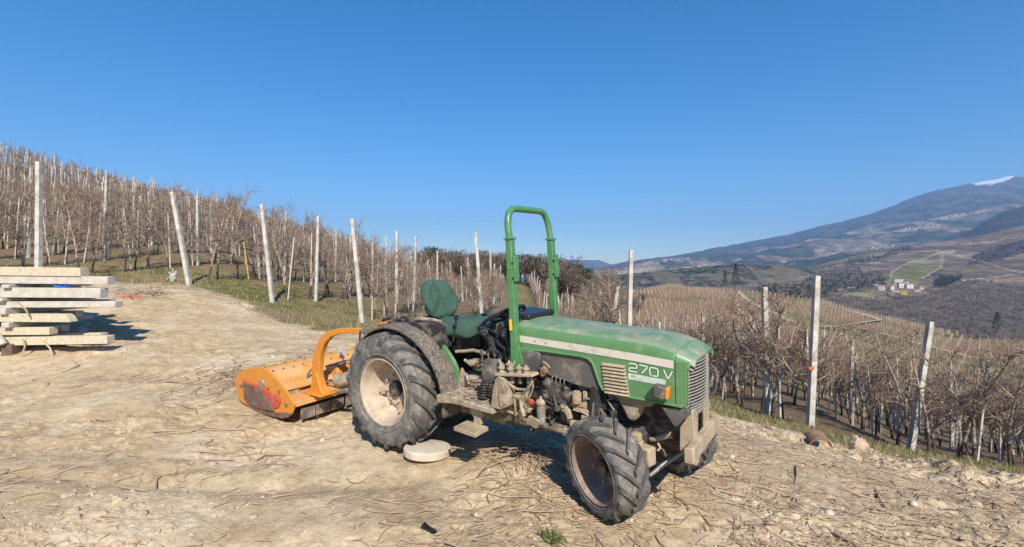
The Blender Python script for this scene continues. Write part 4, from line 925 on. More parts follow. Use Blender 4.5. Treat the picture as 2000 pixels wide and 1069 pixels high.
# side panels with the cut-out for the dark shield
for sg in (-1, 1):
    b = MB()
    outer = [(1.325, 1.050), (1.325, 1.02), (1.60, 1.020), (1.90, 1.010)] + [(1.955, .998), (1.985, .972), (2.0, .93)] + [(2.035, .83), (2.055, .795), (2.09, .772), (2.16, .762), (2.40, .757), (2.60, .748), (2.635, .752), (2.645, .80), (2.648, 1.0), (2.655, 1.045), (2.20, 1.05), (1.8, 1.052)]
    b.prism(outer, sg * .255, sg * .2795)
    # seam of the front cap
    sp = b.build('side_panel', 'green', tr, bevel=.004)
    c = MB(); c.prism([(2.573, .765), (2.578, .765), (2.578, 1.046), (2.573, 1.046)], sg * .279, sg * .2805); c.build('seam', 'black', sp)
    # raised rim round the cut-out
    e = MB(); e.tube([(x, sg * .282, z) for x, z in [(1.33, 1.022), (1.60, 1.022), (1.90, 1.012), (1.955, 1.0), (1.985, .974), (2.002, .93), (2.037, .83), (2.057, .795), (2.09, .774), (2.16, .764), (2.40, .759), (2.62, .75)]], .009, 8); e.build('edge_bead', 'green', sp)
    g = MB()
    for i in range(9):
        z = .985 - i * .0245; x0 = 2.062 + i * .0025; x1 = 2.232 + i * .004
        g.add([(x0, sg * .281, z), (x1, sg * .281, z - .003), (x1, sg * .281, z - .019), (x0, sg * .281, z - .016), (x0, sg * .297, z - .017), (x1, sg * .297, z - .020)],
              [(0, 1, 5, 4), (3, 2, 5, 4), (0, 4, 3), (1, 5, 2)])
    g.build('louvres', 'tan', sp, smooth=False)
    # dark muddy shield under the hood
    d = MB(); d.prism([(1.36, 1.018), (1.60, 1.017), (1.90, 1.004), (1.945, .995), (1.972, .968), (2.02, .82), (2.03, .775), (1.98, .772), (1.83, .79), (1.58, .838), (1.545, .86), (1.40, .86)], sg * .245, sg * .268)
    d.build('engine_shield', 'grey', tr, bevel=.008)
    d = MB(); d.prism([(1.25, .93), (1.29, 1.005), (1.36, 1.018), (1.515, 1.018), (1.55, 1.0), (1.55, .95), (1.515, .86), (1.45, .80), (1.22, .80)], sg * .272, sg * .298)
    d.build('cowl_plate', 'grey', tr, bevel=.012)
# stripes, numbers and sticker (viewer side and far side)
for sg in (-1, 1):
    b = MB(); ya = sg * .2815
    z0 = [(1.345, 1.128), (1.9, 1.096), (2.30, 1.070), (2.565, 1.046)]
    b.prism([(x, z) for x, z in z0] + [(x, z - .052) for x, z in z0[::-1]], sg * .2795, sg * .2835)
    st = b.build('side_stripe', 'white', hood)
    d = MB()
    for xq in (1.50, 1.60): d.cyl((xq, sg * .284, 1.093 - (xq - 1.5) * .06), (xq, sg * .287, 1.093 - (xq - 1.5) * .06), .006, 8)
    d.build('screw', 'cast', st)
def text(name, body, size, m, parent, loc, sx=1.0, ext=.002, sp=1.0, off=0.0, slant=-.055, align='LEFT'):
    cu = bpy.data.curves.new(name, 'FONT'); cu.body = body; cu.size = size; cu.extrude = ext; cu.space_character = sp; cu.offset = off; cu.align_x = align
    o = bpy.data.objects.new(name, cu); COL.objects.link(o); dg = bpy.context.evaluated_depsgraph_get(); dg.update()
    me = bpy.data.meshes.new_from_object(o.evaluated_get(dg)); bpy.data.objects.remove(o)
    me.materials.clear(); me.materials.append(M[m]); o2 = bpy.data.objects.new(name, me); COL.objects.link(o2); o2.parent = parent
    o2.matrix_local = Matrix.Translation(loc) @ Matrix.Rotation(rad(90), 4, 'X') @ Matrix(((sx, 0, 0, 0), (slant, 1, 0, 0), (0, 0, 1, 0), (0, 0, 0, 1)))
    return o2
spv = [o for o in tr.children if o.name.startswith('side_panel')][0]
def ribbon2(b, pts, wd, y0, y1):
    """flat strip of constant width along a path in the xz plane, extruded y0..y1"""
    n = len(pts); L_, R_ = [], []
    for i, p in enumerate(pts):
        a = Vector(pts[max(i - 1, 0)]); c = Vector(pts[min(i + 1, n - 1)]); d = (c - a).normalized(); q = Vector((-d.y, d.x)) * wd / 2
        L_.append((p[0] + q.x, p[1] + q.y)); R_.append((p[0] - q.x, p[1] - q.y))
    for i in range(n - 1): b.prism([L_[i], L_[i + 1], R_[i + 1], R_[i]], y0, y1)
def numerals(b, y0, y1, wd):
    def tr_(pts, ox): return [(2.262 + (ox + x) * 1.17, .948 + z - (ox + x) * .11) for x, z in pts]
    H_ = .054; W_ = .048
    two = [(0, H_ * .78), (.004, H_ * .93), (.012, H_), (W_ - .010, H_), (W_ - .002, H_ * .93), (W_, H_ * .8), (W_, H_ * .62), (W_ - .003, H_ * .52), (W_ - .012, H_ * .46), (.012, H_ * .42), (.003, H_ * .34), (0, H_ * .2), (0, 0), (W_, 0)]
    sev = [(0, H_), (W_, H_), (W_, H_ * .86), (W_ * .3, 0)]
    zero = [(.010, 0), (W_ - .010, 0), (W_ - .002, H_ * .1), (W_, H_ * .25), (W_, H_ * .75), (W_ - .002, H_ * .9), (W_ - .010, H_), (.010, H_), (.002, H_ * .9), (0, H_ * .75), (0, H_ * .25), (.002, H_ * .1), (.010, 0), (.018, 0)]
    vee = [(0, H_), (W_ * .46, .002), (W_ * .54, .002), (W_, H_)]
    for g_, ox in ((two, 0), (sev, .062), (zero, .124), (vee, .204)): ribbon2(b, tr_(g_, ox), wd, y0, y1)
b = MB(); numerals(b, -.2795, -.2815, .016); b.build('number_outline', 'black', spv, smooth=False)
b = MB(); numerals(b, -.2795, -.2830, .0105); b.build('number_lettering', 'letter', spv, smooth=False)
b = MB(); b.prism([(2.255, .930), (2.515, .914), (2.51, .873), (2.253, .888)], -.2795, -.2820); stk = b.build('dealer_sticker', mat('pale_sticker', (.55, .62, .52), .5, dust=((.4, .42, .32), .3, 14)), spv)
text('sticker_lettering', 'SILANN Giuseppe e Figli', .019, 'black', spv, (2.275, -.2824, .906), ext=.0004)
text('sticker_lettering', 'macchine agricole', .011, 'black', spv, (2.33, -.2824, .890), ext=.0004)
# bulkhead inside the hood and radiator
b = MB(); b.box((2.50, 0, .93), (.10, .48, .36)); b.build('radiator', 'blackm', tr, bevel=.01)
# nose grille: cage of curved slats
b = MB()
def nose(y, x0=2.645, bul=.055): return x0 + bul * (1 - (abs(y) / .235) ** 2.2)
for i in range(19):
    z = 1.050 - i * .0208
    sh = -.02 if i > 14 else 0
    b.tube([(nose(y) + sh * (i - 14) * .25, y, z - abs(y) * .04) for y in [-.235, -.2, -.15, -.1, -.05, 0, .05, .1, .15, .2, .235]], .0048, 5)
for y in (-.235, 0.0, .235): b.tube([(nose(y) + .002, y, 1.06), (nose(y) + .002, y, .90), (nose(y) - .004, y, .74), (nose(y) - .03, y, .665)], .008, 6)
grl = b.build('radiator_grille', 'silver', tr)
b = MB()     # finer dark mesh behind and at the corner
for i in range(17): b.tube([(2.60, -.255, 1.035 - i * .021), (2.66, -.235, 1.035 - i * .021)], .004, 4)
for i in range(17): b.tube([(2.60, .255, 1.035 - i * .021), (2.66, .235, 1.035 - i * .021)], .004, 4)
b.box((2.585, 0, .86), (.02, .48, .44)); b.build('grille_backing', 'blackm', grl)
b = MB(); b.tube([(2.71, .17, .93), (2.725, .2, .85), (2.71, .22, .76), (2.66, .22, .68)], .014, 8); b.build('grille_handle', 'grey', grl)
# side lamp
b = MB(); b.box((2.485, -.315, .842), (.085, .075, .088), rot=(0, rad(6), rad(4))); lp = b.build('indicator_lamp', 'grey', tr, bevel=.014)
b = MB(); b.box((2.535, -.315, .84), (.026, .068, .078), rot=(0, rad(6), rad(4))); b.build('lens', 'amber', lp, bevel=.008)
b = MB(); b.box((2.485, .315, .842), (.085, .075, .088)); lp = b.build('indicator_lamp', 'grey', tr, bevel=.014)
b = MB(); b.box((2.535, .315, .84), (.026, .068, .078)); b.build('lens', 'amber', lp, bevel=.008)
# triangular lamp housing below the corner
for sg in (-1, 1):
    b = MB(); b.prism([(2.475, .725), (2.655, .735), (2.655, .70), (2.575, .605), (2.555, .605)], sg * .235, sg * .27); b.prism([(-.23 * -sg, .73), (-.06 * -sg, .73), (-.2 * -sg, .61), (-.235 * -sg, .61)], 2.62, 2.655, pl='yz')
    b.build('headlight_housing', 'grey', tr, bevel=.008)
    b = MB(); b.box((2.60, sg * .253, .745), (.09, .03, .016), rot=(0, 0, 0)); b.build('bracket', 'green', tr, bevel=.003)

# roll bar -----------------------------------------------------------
b = MB(); XR = 1.335; HW = .315
for sg in (-1, 1):
    b.tube([(XR, sg * HW, .86), (XR, sg * HW, 1.10), (XR - .02, sg * HW, 1.90)], [.044, .042, .040], 4, sq=(1, 0, 0))
b.tube([(XR - .02, -HW, 1.88), (XR - .035, -HW, 1.99), (XR - .042, -HW + .012, 2.05), (XR - .048, -HW + .04, 2.105), (XR - .05, -HW + .09, 2.135), (XR - .05, -HW + .15, 2.14), (XR - .05, HW - .15, 2.14), (XR - .05, HW - .09, 2.135), (XR - .048, HW - .04, 2.105), (XR - .042, HW - .012, 2.05), (XR - .035, HW, 1.99), (XR - .02, HW, 1.88)], .0275, 14)
rb_ = b.build('roll_bar', 'rops', tr, bevel=.007)
for sg in (-1, 1):
    c = MB(); c.box((XR + .030, sg * (HW - .0), 1.66), (.018, .06, .20), rot=(0, rad(-1.4), 0)); c.box((XR - .02, sg * HW, 1.897), (.074, .074, .016))
    for z in (1.60, 1.72): c.cyl((XR + .03, sg * (HW + .045), z), (XR + .03, sg * (HW - .045), z), .009, 8)
    c.build('hinge_plate', 'rops', rb_, bevel=.003)
    c = MB(); c.prism([(XR - .05, 1.0), (XR + .03, 1.06), (XR + .07, .90), (XR - .09, .86)], sg * .30, sg * .318); c.build('foot_gusset', 'rops', rb_, bevel=.004)
c = MB(); c.box((XR - .012, -HW - .0365, 1.218), (.026, .003, .088), rot=(0, rad(-1.5), 0)); c.build('yellow_sticker', 'yellow', rb_)

# seat ----------------------------------------------------------------
def cushion(name, prof_fn, nx, ny, m, parent):
    """closed padded shape from a superellipsoid with creases"""
    vs = []; fs = []
    for i in range(nx + 1):
        ph = -math.pi / 2 + math.pi * i / nx
        for j in range(ny):
            vs.append(prof_fn(ph, 2 * math.pi * j / ny))
    for i in range(nx):
        for j in range(ny): fs.append((i * ny + j, i * ny + (j + 1) % ny, (i + 1) * ny + (j + 1) % ny, (i + 1) * ny + j))
    b = MB(); b.add(vs, fs); return b.build(name, m, parent, ang=80)
def spow(v, e): return math.copysign(abs(v) ** e, v)
def crease(p, k): 
    return math.sin(p[0] * 31 + p[2] * 22 + math.sin(p[1] * 17) * 1.5) * math.sin(p[2] * 13 - p[1] * 25) * k
def backrest(ph, th_):
    e1, e2 = .45, .75
    t = spow(math.cos(ph), e1) ; u = spow(math.cos(th_), e2) * t; v = spow(math.sin(th_), e2) * t; q = spow(math.sin(ph), .7)
    z = v * .205; y = u * .205 * (1.0 - .10 * max(v, 0)); x = q * .07
    taper = 1 - .12 * (v > 0) * abs(v)
    x += -.02 * z / .2 + (y * y) * .9
    p = (x, y * taper, z); c_ = crease(p, .014)
    x, y, z = x + c_, y * taper + c_ * .6, z
    a = rad(14); xr = x * math.cos(a) - z * math.sin(a); zr = x * math.sin(a) + z * math.cos(a)
    return (.20 + xr, .0 + y, 1.355 + zr)
seat = cushion('seat', backrest, 22, 48, 'cloth', tr)
def base_c(ph, th_):
    e1, e2 = .5, .55
    t = spow(math.cos(ph), e1); u = spow(math.cos(th_), e2) * t; v = spow(math.sin(th_), e2) * t; q = spow(math.sin(ph), .8)
    x = u * .285; y = v * .25; z = .015 + q * .065 + .04 * (u > .2) * (u - .2) ** 1.0 - .03 * (v * v)
    if q < 0: z = -.05 * abs(q) - .035 * (1 + math.sin(6 * math.atan2(y, x)) * .5) * t
    c_ = crease((x, y, z), .013); return (.515 + x, y + c_ * .5, 1.115 + z + c_)
cushion('cushion', base_c, 22, 48, 'cloth', seat)
def shelf(ph, th_):
    t = spow(math.cos(ph), .5); u = spow(math.cos(th_), .4) * t; v = spow(math.sin(th_), .4) * t; q = spow(math.sin(ph), .7)
    return (.62 + u * .20 , .36 + v * .10, 1.16 + q * .03 + crease((u, v, q), .004))
cushion('armrest_cover', shelf, 12, 32, 'cloth', tr)
b = MB(); b.box((.42, 0, .98), (.36, .30, .16)); b.box((.20, .0, 1.12), (.04, .3, .12)); b.tube([(.15, -.18, 1.17), (.05, -.2, 1.1), (.06, -.2, 1.02)], .014, 6); b.build('seat_frame', 'black', tr, bevel=.015)
# steering wheel and console
b = MB(); cx, cz = 1.00, 1.235; tl = rad(27)
def swp(a, r): return (cx + r * math.cos(a) * math.cos(tl), r * math.sin(a), cz + r * math.cos(a) * math.sin(tl))
ring = [swp(2 * math.pi * i / 32, .20) for i in range(33)]
b.tube(ring, .0145, 8, cap=False)
for a in (0.3, 2.4, 4.5): b.tube([swp(a, .02), swp(a, .19)], .010, 6)
b.cyl((cx + .01, 0, cz - .03), (cx - .012, 0, cz + .022), .035, 14)
sw = b.build('steering_wheel', 'black', tr)
b = MB(); b.tube([(cx, 0, cz - .02), (1.13, 0, .98)], .028, 10); b.build('column', 'black', sw)
# glossy black console skin: crumpled sheet between seat and roll bar
def sheetgrid(name, f, nu, nv, m, parent, th_=.01):
    b = MB(); vs = [f(i / nu, j / nv) for i in range(nu + 1) for j in range(nv + 1)]
    b.add(vs, [(i * (nv + 1) + j, (i + 1) * (nv + 1) + j, (i + 1) * (nv + 1) + j + 1, i * (nv + 1) + j + 1) for i in range(nu) for j in range(nv)])
    o = b.build(name, m, parent, ang=70); s = o.modifiers.new('thick', 'SOLIDIFY'); s.thickness = th_; return o
def cons(u, v):
    z = .90 + v * (.30 - .05 * math.sin(u * 3)); x = 1.0 + u * .28 + .05 * (1 - v)
    y = -.27 + .10 * abs(math.sin(u * 3.3)) ** 2 * .4 + .028 * math.sin(u * 17 + v * 4) + .02 * math.sin(u * 9 - v * 11)
    return (x - .05 * v, y, z)
con = sheetgrid('console_side', cons, 26, 18, 'shiny', tr)
b = MB(); b.prism([(1.02, .82), (1.31, .82), (1.33, 1.22), (1.26, 1.27), (1.10, 1.20), (1.0, 1.0)], -.235, .24); b.build('dashboard', 'black', tr, bevel=.03)
b = MB(); b.box((1.24, .05, 1.262), (.26, .42, .045), rot=(0, rad(4), 0)); b.build('dash_cover', 'black', tr, bevel=.015)
b = MB(); b.tube([(1.08, -.24, .95), (.98, -.255, 1.08), (.93, -.26, 1.14)], .009, 6); b.cyl((.93, -.26, 1.13), (.925, -.26, 1.17), .02, 10); b.build('lever', 'black', tr)
b = MB(); b.tube([(.66, -.30, 1.02), (.70, -.30, 1.18), (.705, -.30, 1.235)], .007, 6); b.cyl((.705, -.30, 1.22), (.71, -.30, 1.26), .019, 10); b.build('lever', 'black', tr)
for dx, dy in ((1.0, -.30), (1.06, -.29), (1.12, -.285)):
    b = MB(); b.tube([(dx, dy, .78), (dx - .015, dy, .90), (dx - .02, dy, .955)], .006, 6); b.cyl((dx - .02, dy, .94), (dx - .022, dy, .985), .015, 10); b.build('lever', 'blackm', tr)

# rear mudguards -------------------------------------------------------
def fender(sg):
    b = MB(); n_ = 30; vs = []
    for i in range(n_ + 1):
        a = rad(150 - 162 * i / n_)
        r = .605 + .075 * sstep(.45, 1.0, i / n_)
        cx_, cz_ = .02, .545
        wob = .004 * math.sin(i * 1.7)
        for (yy, dr) in ((-.485, -.022), (-.475, 0), (-.40, .012 + wob), (-.30, .012 + wob), (-.255, 0), (-.25, -.35 if False else -.06)):
            rr = r + dr; vs.append((cx_ + rr * math.cos(a), yy * -sg, cz_ + rr * math.sin(a)))
    k = 6
    b.add(vs, [(i * k + j, (i + 1) * k + j, (i + 1) * k + j + 1, i * k + j + 1) for i in range(n_) for j in range(k - 1)])
    # foot of the guard running onto the floor
    o = b.build('mudguard', 'fender', tr, ang=50); s = o.modifiers.new('thick', 'SOLIDIFY'); s.thickness = .012
    return o
import builtins
def _ss(a, b_, x): t = min(max((x - a) / (b_ - a), 0), 1); return t * t * (3 - 2 * t)
sstep_np = sstep
def sstep(a, b_, x): return _ss(a, b_, x) if isinstance(x, (int, float)) else sstep_np(a, b_, x)
for sg in (-1, 1): fender(sg)
for sg in (-1, 1):
    # inner wheel-house wall and its green wing
    b = MB(); b.prism([(-.35, .80), (-.25, 1.0), (-.05, 1.10), (.20, 1.10), (.42, 1.02), (.56, .88), (.62, .70), (.62, .50), (.30, .45), (-.2, .5)], sg * .245, sg * .225); b.build('wheel_house', 'blackm', tr, bevel=.005)
    b = MB(); b.prism([(.50, .985), (.545, .985), (.60, .93), (.66, .86), (.70, .79), (.70, .70), (.675, .60), (.655, .55), (.60, .72), (.53, .88)], sg * .30, sg * .27)
    b.build('wing_panel', 'green', tr, bevel=.004)
    b = MB(); b.prism([(.655, .60), (.73, .80), (.80, .70), (.84, .56), (.66, .54)], sg * .285, sg * .262); b.build('wing_foot', 'mud', tr, bevel=.004)
# black boxes beside and behind the seat
b = MB(); b.prism([(.14, 1.17), (.46, 1.165), (.53, 1.15), (.53, .95), (.46, .94), (.34, 1.02), (.12, 1.10)], -.315, -.17)
for z in (1.02, 1.10): b.cyl((.49, -.318, z), (.49, -.325, z), .008, 6)
bx = b.build('battery_box', 'blackm', tr, bevel=.008)
c = MB(); c.tube([(.15, -.25, 1.19), (.25, -.28, 1.205), (.38, -.24, 1.195), (.5, -.27, 1.19)], [.016, .02, .016, .01], 7); c.tube([(.22, -.27, 1.18), (.24, -.24, 1.25)], .009, 6); c.build('strap', 'mud', bx)
b = MB(); rg = random.Random(5)
b.box((-.10, -.05, 1.09), (.34, .36, .10), rot=(0, rad(4), 0)); b.box((-.34, -.06, 1.05), (.26, .26, .12), rot=(0, rad(-8), 0))
for i in range(16):
    x = rg.uniform(-.5, .12); y = rg.uniform(-.25, .15); z = 1.10 + rg.uniform(-.02, .05)
    b.tube([(x, y, z), (x + rg.uniform(.05, .16), y + rg.uniform(-.08, .08), z + rg.uniform(-.02, .05)), (x + rg.uniform(.12, .25), y + rg.uniform(-.1, .1), z + rg.uniform(-.05, .03))], rg.uniform(.009, .02), 6)
for p in ((-.02, -.18, 1.14), (-.22, -.16, 1.12), (.05, -.2, 1.18)): b.box(p, (.07, .05, .09))
b.build('hydraulic_lift', 'blackm', tr, bevel=.006)
b = MB(); b.tube([(-.25, -.1, 1.0), (-.55, -.1, .75), (-.9, -.18, .48)], .022, 8); b.tube([(-.3, .1, .5), (-1.1, .25, .35)], .028, 8); b.tube([(-.3, -.1, .5), (-1.1, -.30, .33)], .028, 8); b.tube([(-.3, 0, .95), (-.62, -.1, 1.0)], .02, 8); b.build('linkage_arm', 'cast', tr)
b = MB(); b.box((0, 0, .55), (.42, .42, .40)); b.lathe([(-.24, .09), (-.24, .14), (.24, .14), (.24, .09)], c=(0, 0, .535), n=24); b.build('rear_axle', 'cast', tr, bevel=.03)

# floor, step and controls ------------------------------------------------
b = MB()
b.prism([(.66, .615), (.84, .622), (1.24, .585), (1.255, .545), (.84, .565), (.66, .545)], -.53, -.24)
b.box((.95, 0, .70), (.55, .5, .05)); b.box((.90, 0, .62), (.5, .48, .12))
flr = b.build('floor_plate', 'mud', tr, bevel=.008)
b = MB(); rg = random.Random(8)          # mud, twigs and rags lying on the floor are part of its caked surface
for i in range(60):
    x = rg.uniform(.72, 1.2); y = rg.uniform(-.5, -.22); a = rg.uniform(-.6, .6); l = rg.uniform(.02, .1)
    zf = .615 - max(0, x - .84) * .085
    b.tube([(x, y, zf + .008), (x + l * math.cos(a), y + l * math.sin(a), zf + rg.uniform(.008, .03))], rg.uniform(.003, .010), 5)
b.build('caked_mud', 'mud', flr)
b = MB()
def lumpy(b, c, d, seed, n=10, k=.22):
    rg = random.Random(seed); vs = []; fs = []
    for i in range(n + 1):
        ph = math.pi * i / n
        for j in range(n + 2):
            th_ = 2 * math.pi * j / (n + 2); q = 1 + rg.uniform(-k, k)
            vs.append((c[0] + d[0] * math.sin(ph) * math.cos(th_) * q, c[1] + d[1] * math.sin(ph) * math.sin(th_) * q, c[2] + d[2] * math.cos(ph) * q))
    m_ = n + 2
    for i in range(n):
        for j in range(m_): fs.append((i * m_ + j, i * m_ + (j + 1) % m_, (i + 1) * m_ + (j + 1) % m_, (i + 1) * m_ + j))
    b.add(vs, fs)
lumpy(b, (.90, -.12, .80), (.17, .10, .045), 3); lumpy(b, (.84, -.2, .84), (.10, .06, .03), 4); lumpy(b, (1.05, -.3, .72), (.12, .08, .05), 5)
b.tube([(.62, -.22, .92), (.72, -.2, .93), (.82, -.22, .95), (.95, -.2, .93)], .016, 8); b.tube([(.74, -.24, .86), (.84, -.27, .83), (.93, -.24, .88)], .014, 8)
b.tube([(.8, -.3, .76), (.85, -.34, .72), (.93, -.32, .74)], .012, 8)
b.build('pedal_linkage', 'mud', tr, ang=60)
b = MB(); b.prism([(.97, .57), (1.09, .57), (1.105, .50), (1.075, .46), (1.08, .415), (1.0, .40), (1.01, .46), (.975, .50)], -.47, -.43); sb = b.build('step_hanger', 'tan', tr, bevel=.006)
b = MB(); b.prism([(-.68, -0.0), (-.44, -.0), (-.40, .02), (-.40, .02)][:3] + [(-.42, .05), (-.66, .05)], 0, 1, pl='xy') if False else None
b = MB(); b.box((1.03, -.53, .395), (.235, .155, .032), rot=(rad(4), rad(2), rad(-4)))
for i in range(7): b.box((1.03, -.595 + i * .022, .414), (.20, .006, .008), rot=(rad(4), rad(2), rad(-4)))
b.build('step', 'tan', tr, bevel=.006)
b = MB(); b.prism([(1.02, .80), (1.04, .90), (1.08, .935), (1.20, .935), (1.26, .90), (1.25, .78), (1.20, .70), (1.05, .70)], -.34, -.375); b.build('control_shield', 'grey', tr, bevel=.02)
b = MB()
for k, (x0, z0, r_) in enumerate(((1.075, .675, .045), (1.155, .70, .036))):
    for i in range(6): b.lathe([(-.006, r_ * .8), (0, r_), (.006, r_ * .8)], c=(x0 + i * .004, -.41, z0 - .045 + i * .022), ax=(.15, 0, 1), n=16)
    b.cyl((x0, -.41, z0 - .05), (x0 + .02, -.41, z0 + .08), r_ * .72, 12)
b.build('rubber_gaiter', 'blackm', tr)
# hydraulic spool block
b = MB(); b.prism([(1.262, .862), (1.60, .892), (1.61, .872), (1.45, .855), (1.262, .838)], -.50, -.40); vb = b.build('valve_plate', 'tan', tr, bevel=.005)
for x, z, yy in ((1.30, .862, -.46), (1.345, .885, -.42), (1.395, .865, -.47), (1.465, .878, -.46), (1.535, .882, -.47)):
    c = MB(); c.lathe([(0, .022), (.012, .024), (.014, .015), (.030, .015), (.032, .026), (.046, .026), (.050, .012), (.064, .010), (.068, .003)], c=(x, yy, z), ax=(0, 0, 1), n=14); c.build('coupling_cap', 'tan', vb)
for x, z in ((1.295, .84), (1.40, .842), (1.47, .848), (1.545, .858)):
    c = MB(); c.cyl((x, -.455, z), (x, -.455, z - .05), .014, 8); c.build('fitting', 'cast', vb)
b = MB(); b.prism([(1.265, .815), (1.30, .845), (1.345, .83), (1.385, .76), (1.39, .625), (1.31, .585), (1.215, .585), (1.235, .72)], -.505, -.41); b.prism([(1.305, .815), (1.345, .80), (1.37, .74), (1.375, .64), (1.31, .60), (1.30, .70)], -.515, -.50); b.build('control_box', 'mud', tr, bevel=.01)
b = MB()
b.tube([(1.36, -.46, .80), (1.40, -.47, .77), (1.45, -.47, .755), (1.53, -.46, .76), (1.56, -.45, .80)], .011, 8)
b.tube([(1.56, -.44, .85), (1.53, -.44, .76), (1.505, -.44, .70)], .016, 8); b.tube([(1.56, -.44, .86), (1.575, -.44, .78), (1.53, -.44, .68)], .008, 6)
b.tube([(1.39, -.44, .69), (1.46, -.44, .685), (1.52, -.43, .69)], .016, 8); b.tube([(1.40, -.44, .68), (1.405, -.44, .60), (1.40, -.43, .53)], .010, 8)
b.tube([(1.465, -.45, .68), (1.475, -.45, .60), (1.49, -.45, .55)], .018, 8); b.tube([(1.28, -.42, .56), (1.36, -.42, .545), (1.45, -.42, .55)], .012, 8)
b.box((1.265, -.43, .565), (.06, .05, .05)); b.tube([(1.49, -.45, .70), (1.50, -.46, .64), (1.53, -.46, .62), (1.555, -.45, .66)], .006, 6)
b.box((1.54, -.40, .50), (.09, .04, .06), rot=(0, .3, 0)); b.tube([(1.24, -.40, .95), (1.27, -.43, .90), (1.30, -.45, .87)], .01, 6)
b.build('control_rod', 'mud', tr, bevel=.002)
b = MB(); b.cyl((1.565, -.45, .675), (1.565, -.47, .673), .022, 12); b.build('red_knob', 'red', tr, bevel=.004)
b = MB(); b.tube([(1.355, -.315, .99), (1.345, -.35, .92), (1.36, -.42, .885), (1.385, -.45, .875)], .006, 6); b.tube([(1.58, -.30, .945), (1.62, -.31, .93), (1.64, -.30, .90)], .006, 6); b.build('cable', 'tan', tr)
b = MB(); b.prism([(1.575, .90), (1.60, .92), (1.635, .87), (1.60, .835), (1.575, .84)], -.34, -.30); b.cyl((1.62, -.33, .885), (1.62, -.35, .885), .02, 12); b.build('latch_bracket', 'rust', tr, bevel=.004)

# engine and drive line -----------------------------------------------------
b = MB(); b.prism([(1.36, .84), (2.10, .84), (2.15, .70), (2.10, .50), (1.95, .42), (1.36, .40)], -.19, .19)
for i in range(5): b.box((1.45 + i * .14, -.195, .70), (.09, .05, .16))
for i in range(9): b.cyl((1.40 + i * .085, -.19, .46), (1.40 + i * .085, -.205, .46), .010, 6)
eng = b.build('engine', 'blackm', tr, bevel=.012)
b = MB(); b.prism([(1.15, .60), (1.36, .66), (1.36, .36), (1.10, .33), (.3, .38), (.3, .60)], -.17, .17)
for i in range(7): b.cyl((1.355, -.17 - .012, .36 + i * .045), (1.38, -.182, .36 + i * .045), .009, 6)
b.prism([(1.36, .50), (1.55, .50), (1.90, .44), (2.2, .44), (2.2, .36), (1.36, .34)], -.15, .15)
b.build('transmission_case', 'cast', tr, bevel=.02)
b = MB()
lumpy(b, (1.60, -.265, .765), (.055, .04, .05), 11, 8, .15); b.box((1.665, -.26, .735), (.12, .07, .10), rot=(0, .15, 0)); b.cyl((1.74, -.26, .705), (1.80, -.26, .69), .045, 14); lumpy(b, (1.59, -.265, .69), (.045, .04, .06), 12, 8, .18)
b.box((1.70, -.26, .665), (.14, .06, .05), rot=(0, .1, 0)); b.cyl((1.585, -.30, .70), (1.585, -.27, .70), .018, 10); b.tube([(1.665, -.30, .70), (1.68, -.30, .63), (1.70, -.30, .595)], .011, 8); b.cyl((1.70, -.31, .60), (1.70, -.27, .60), .02, 10)
for i in range(4): b.cyl((1.635 + i * .035, -.27, .76 - i * .005), (1.635 + i * .035, -.27, .80 - i * .005), .010, 8)
b.build('injection_pump', 'pump', tr, ang=50)
for i in range(4):
    b = MB(); x = 1.635 + i * .035; b.tube([(x, -.27, .79 - i * .006), (x + .004, -.272, .825 - i * .004), (x + .02, -.25, .845), (x + .03, -.2, .84)], .0048, 6); b.build('fuel_pipe', 'steel', tr)
b = MB(); b.lathe([(0, .028), (.01, .038), (.03, .040), (.045, .030), (.05, .012), (.07, .010)], c=(1.555, -.31, .605), ax=(0, 0, 1), n=18); ff = b.build('fuel_filter', 'tan', tr)
b = MB(); b.lathe([(0, .02), (.01, .034), (.13, .034), (.15, .03)], c=(1.555, -.31, .455), ax=(0, 0, 1), n=18); b.build('filter_bowl', 'glass', ff)
b = MB(); b.tube([(1.52, -.27, .62), (1.58, -.29, .60), (1.63, -.27, .58), (1.64, -.25, .52), (1.60, -.25, .49), (1.57, -.27, .50)], .008, 6); b.tube([(1.56, -.30, .66), (1.60, -.31, .645), (1.66, -.29, .62)], .009, 6); b.tube([(1.44, -.25, .53), (1.455, -.26, .44), (1.45, -.26, .34)], .006, 6)
b.build('fuel_hose', 'blackm', tr)
b = MB(); b.prism([(1.72, .64), (1.78, .60), (1.80, .53), (1.77, .52), (1.745, .57), (1.71, .58)], -.28, -.25); b.cyl((1.735, -.29, .62), (1.735, -.25, .62), .022, 12); b.build('cast_arm', 'tan', tr, bevel=.004)
b = MB(); b.cyl((1.845, -.27, .655), (1.845, -.27, .735), .036, 16); b.cyl((1.845, -.27, .735), (1.845, -.27, .745), .028, 16); b.box((1.845, -.24, .64), (.11, .05, .03)); b.build('oil_filter', 'tan', tr, bevel=.004)
b = MB(); b.box((1.90, -.23, .68), (.03, .04, .13)); b.box((1.87, -.25, .60), (.13, .03, .035), rot=(0, .15, 0)); b.box((1.905, -.255, .54), (.05, .04, .06)); b.box((1.83, -.25, .49), (.10, .04, .04)); b.tube([(1.86, -.26, .60), (1.93, -.27, .58), (1.96, -.26, .52), (1.90, -.26, .47)], .009, 6); b.build('pipe_bracket', 'tan', tr, bevel=.004)
b = MB(); b.cyl((1.985, -.22, .80), (1.965, -.22, .555), .052, 18); b.build('air_canister', 'blackm', tr, bevel=.006)
b = MB(); b.tube([(1.985, -.278, .68), (1.97, -.278, .565)], .008, 6); b.tube([(1.91, -.26, .695), (1.97, -.25, .70)], .010, 6); b.build('canister_strap', 'steel', tr)
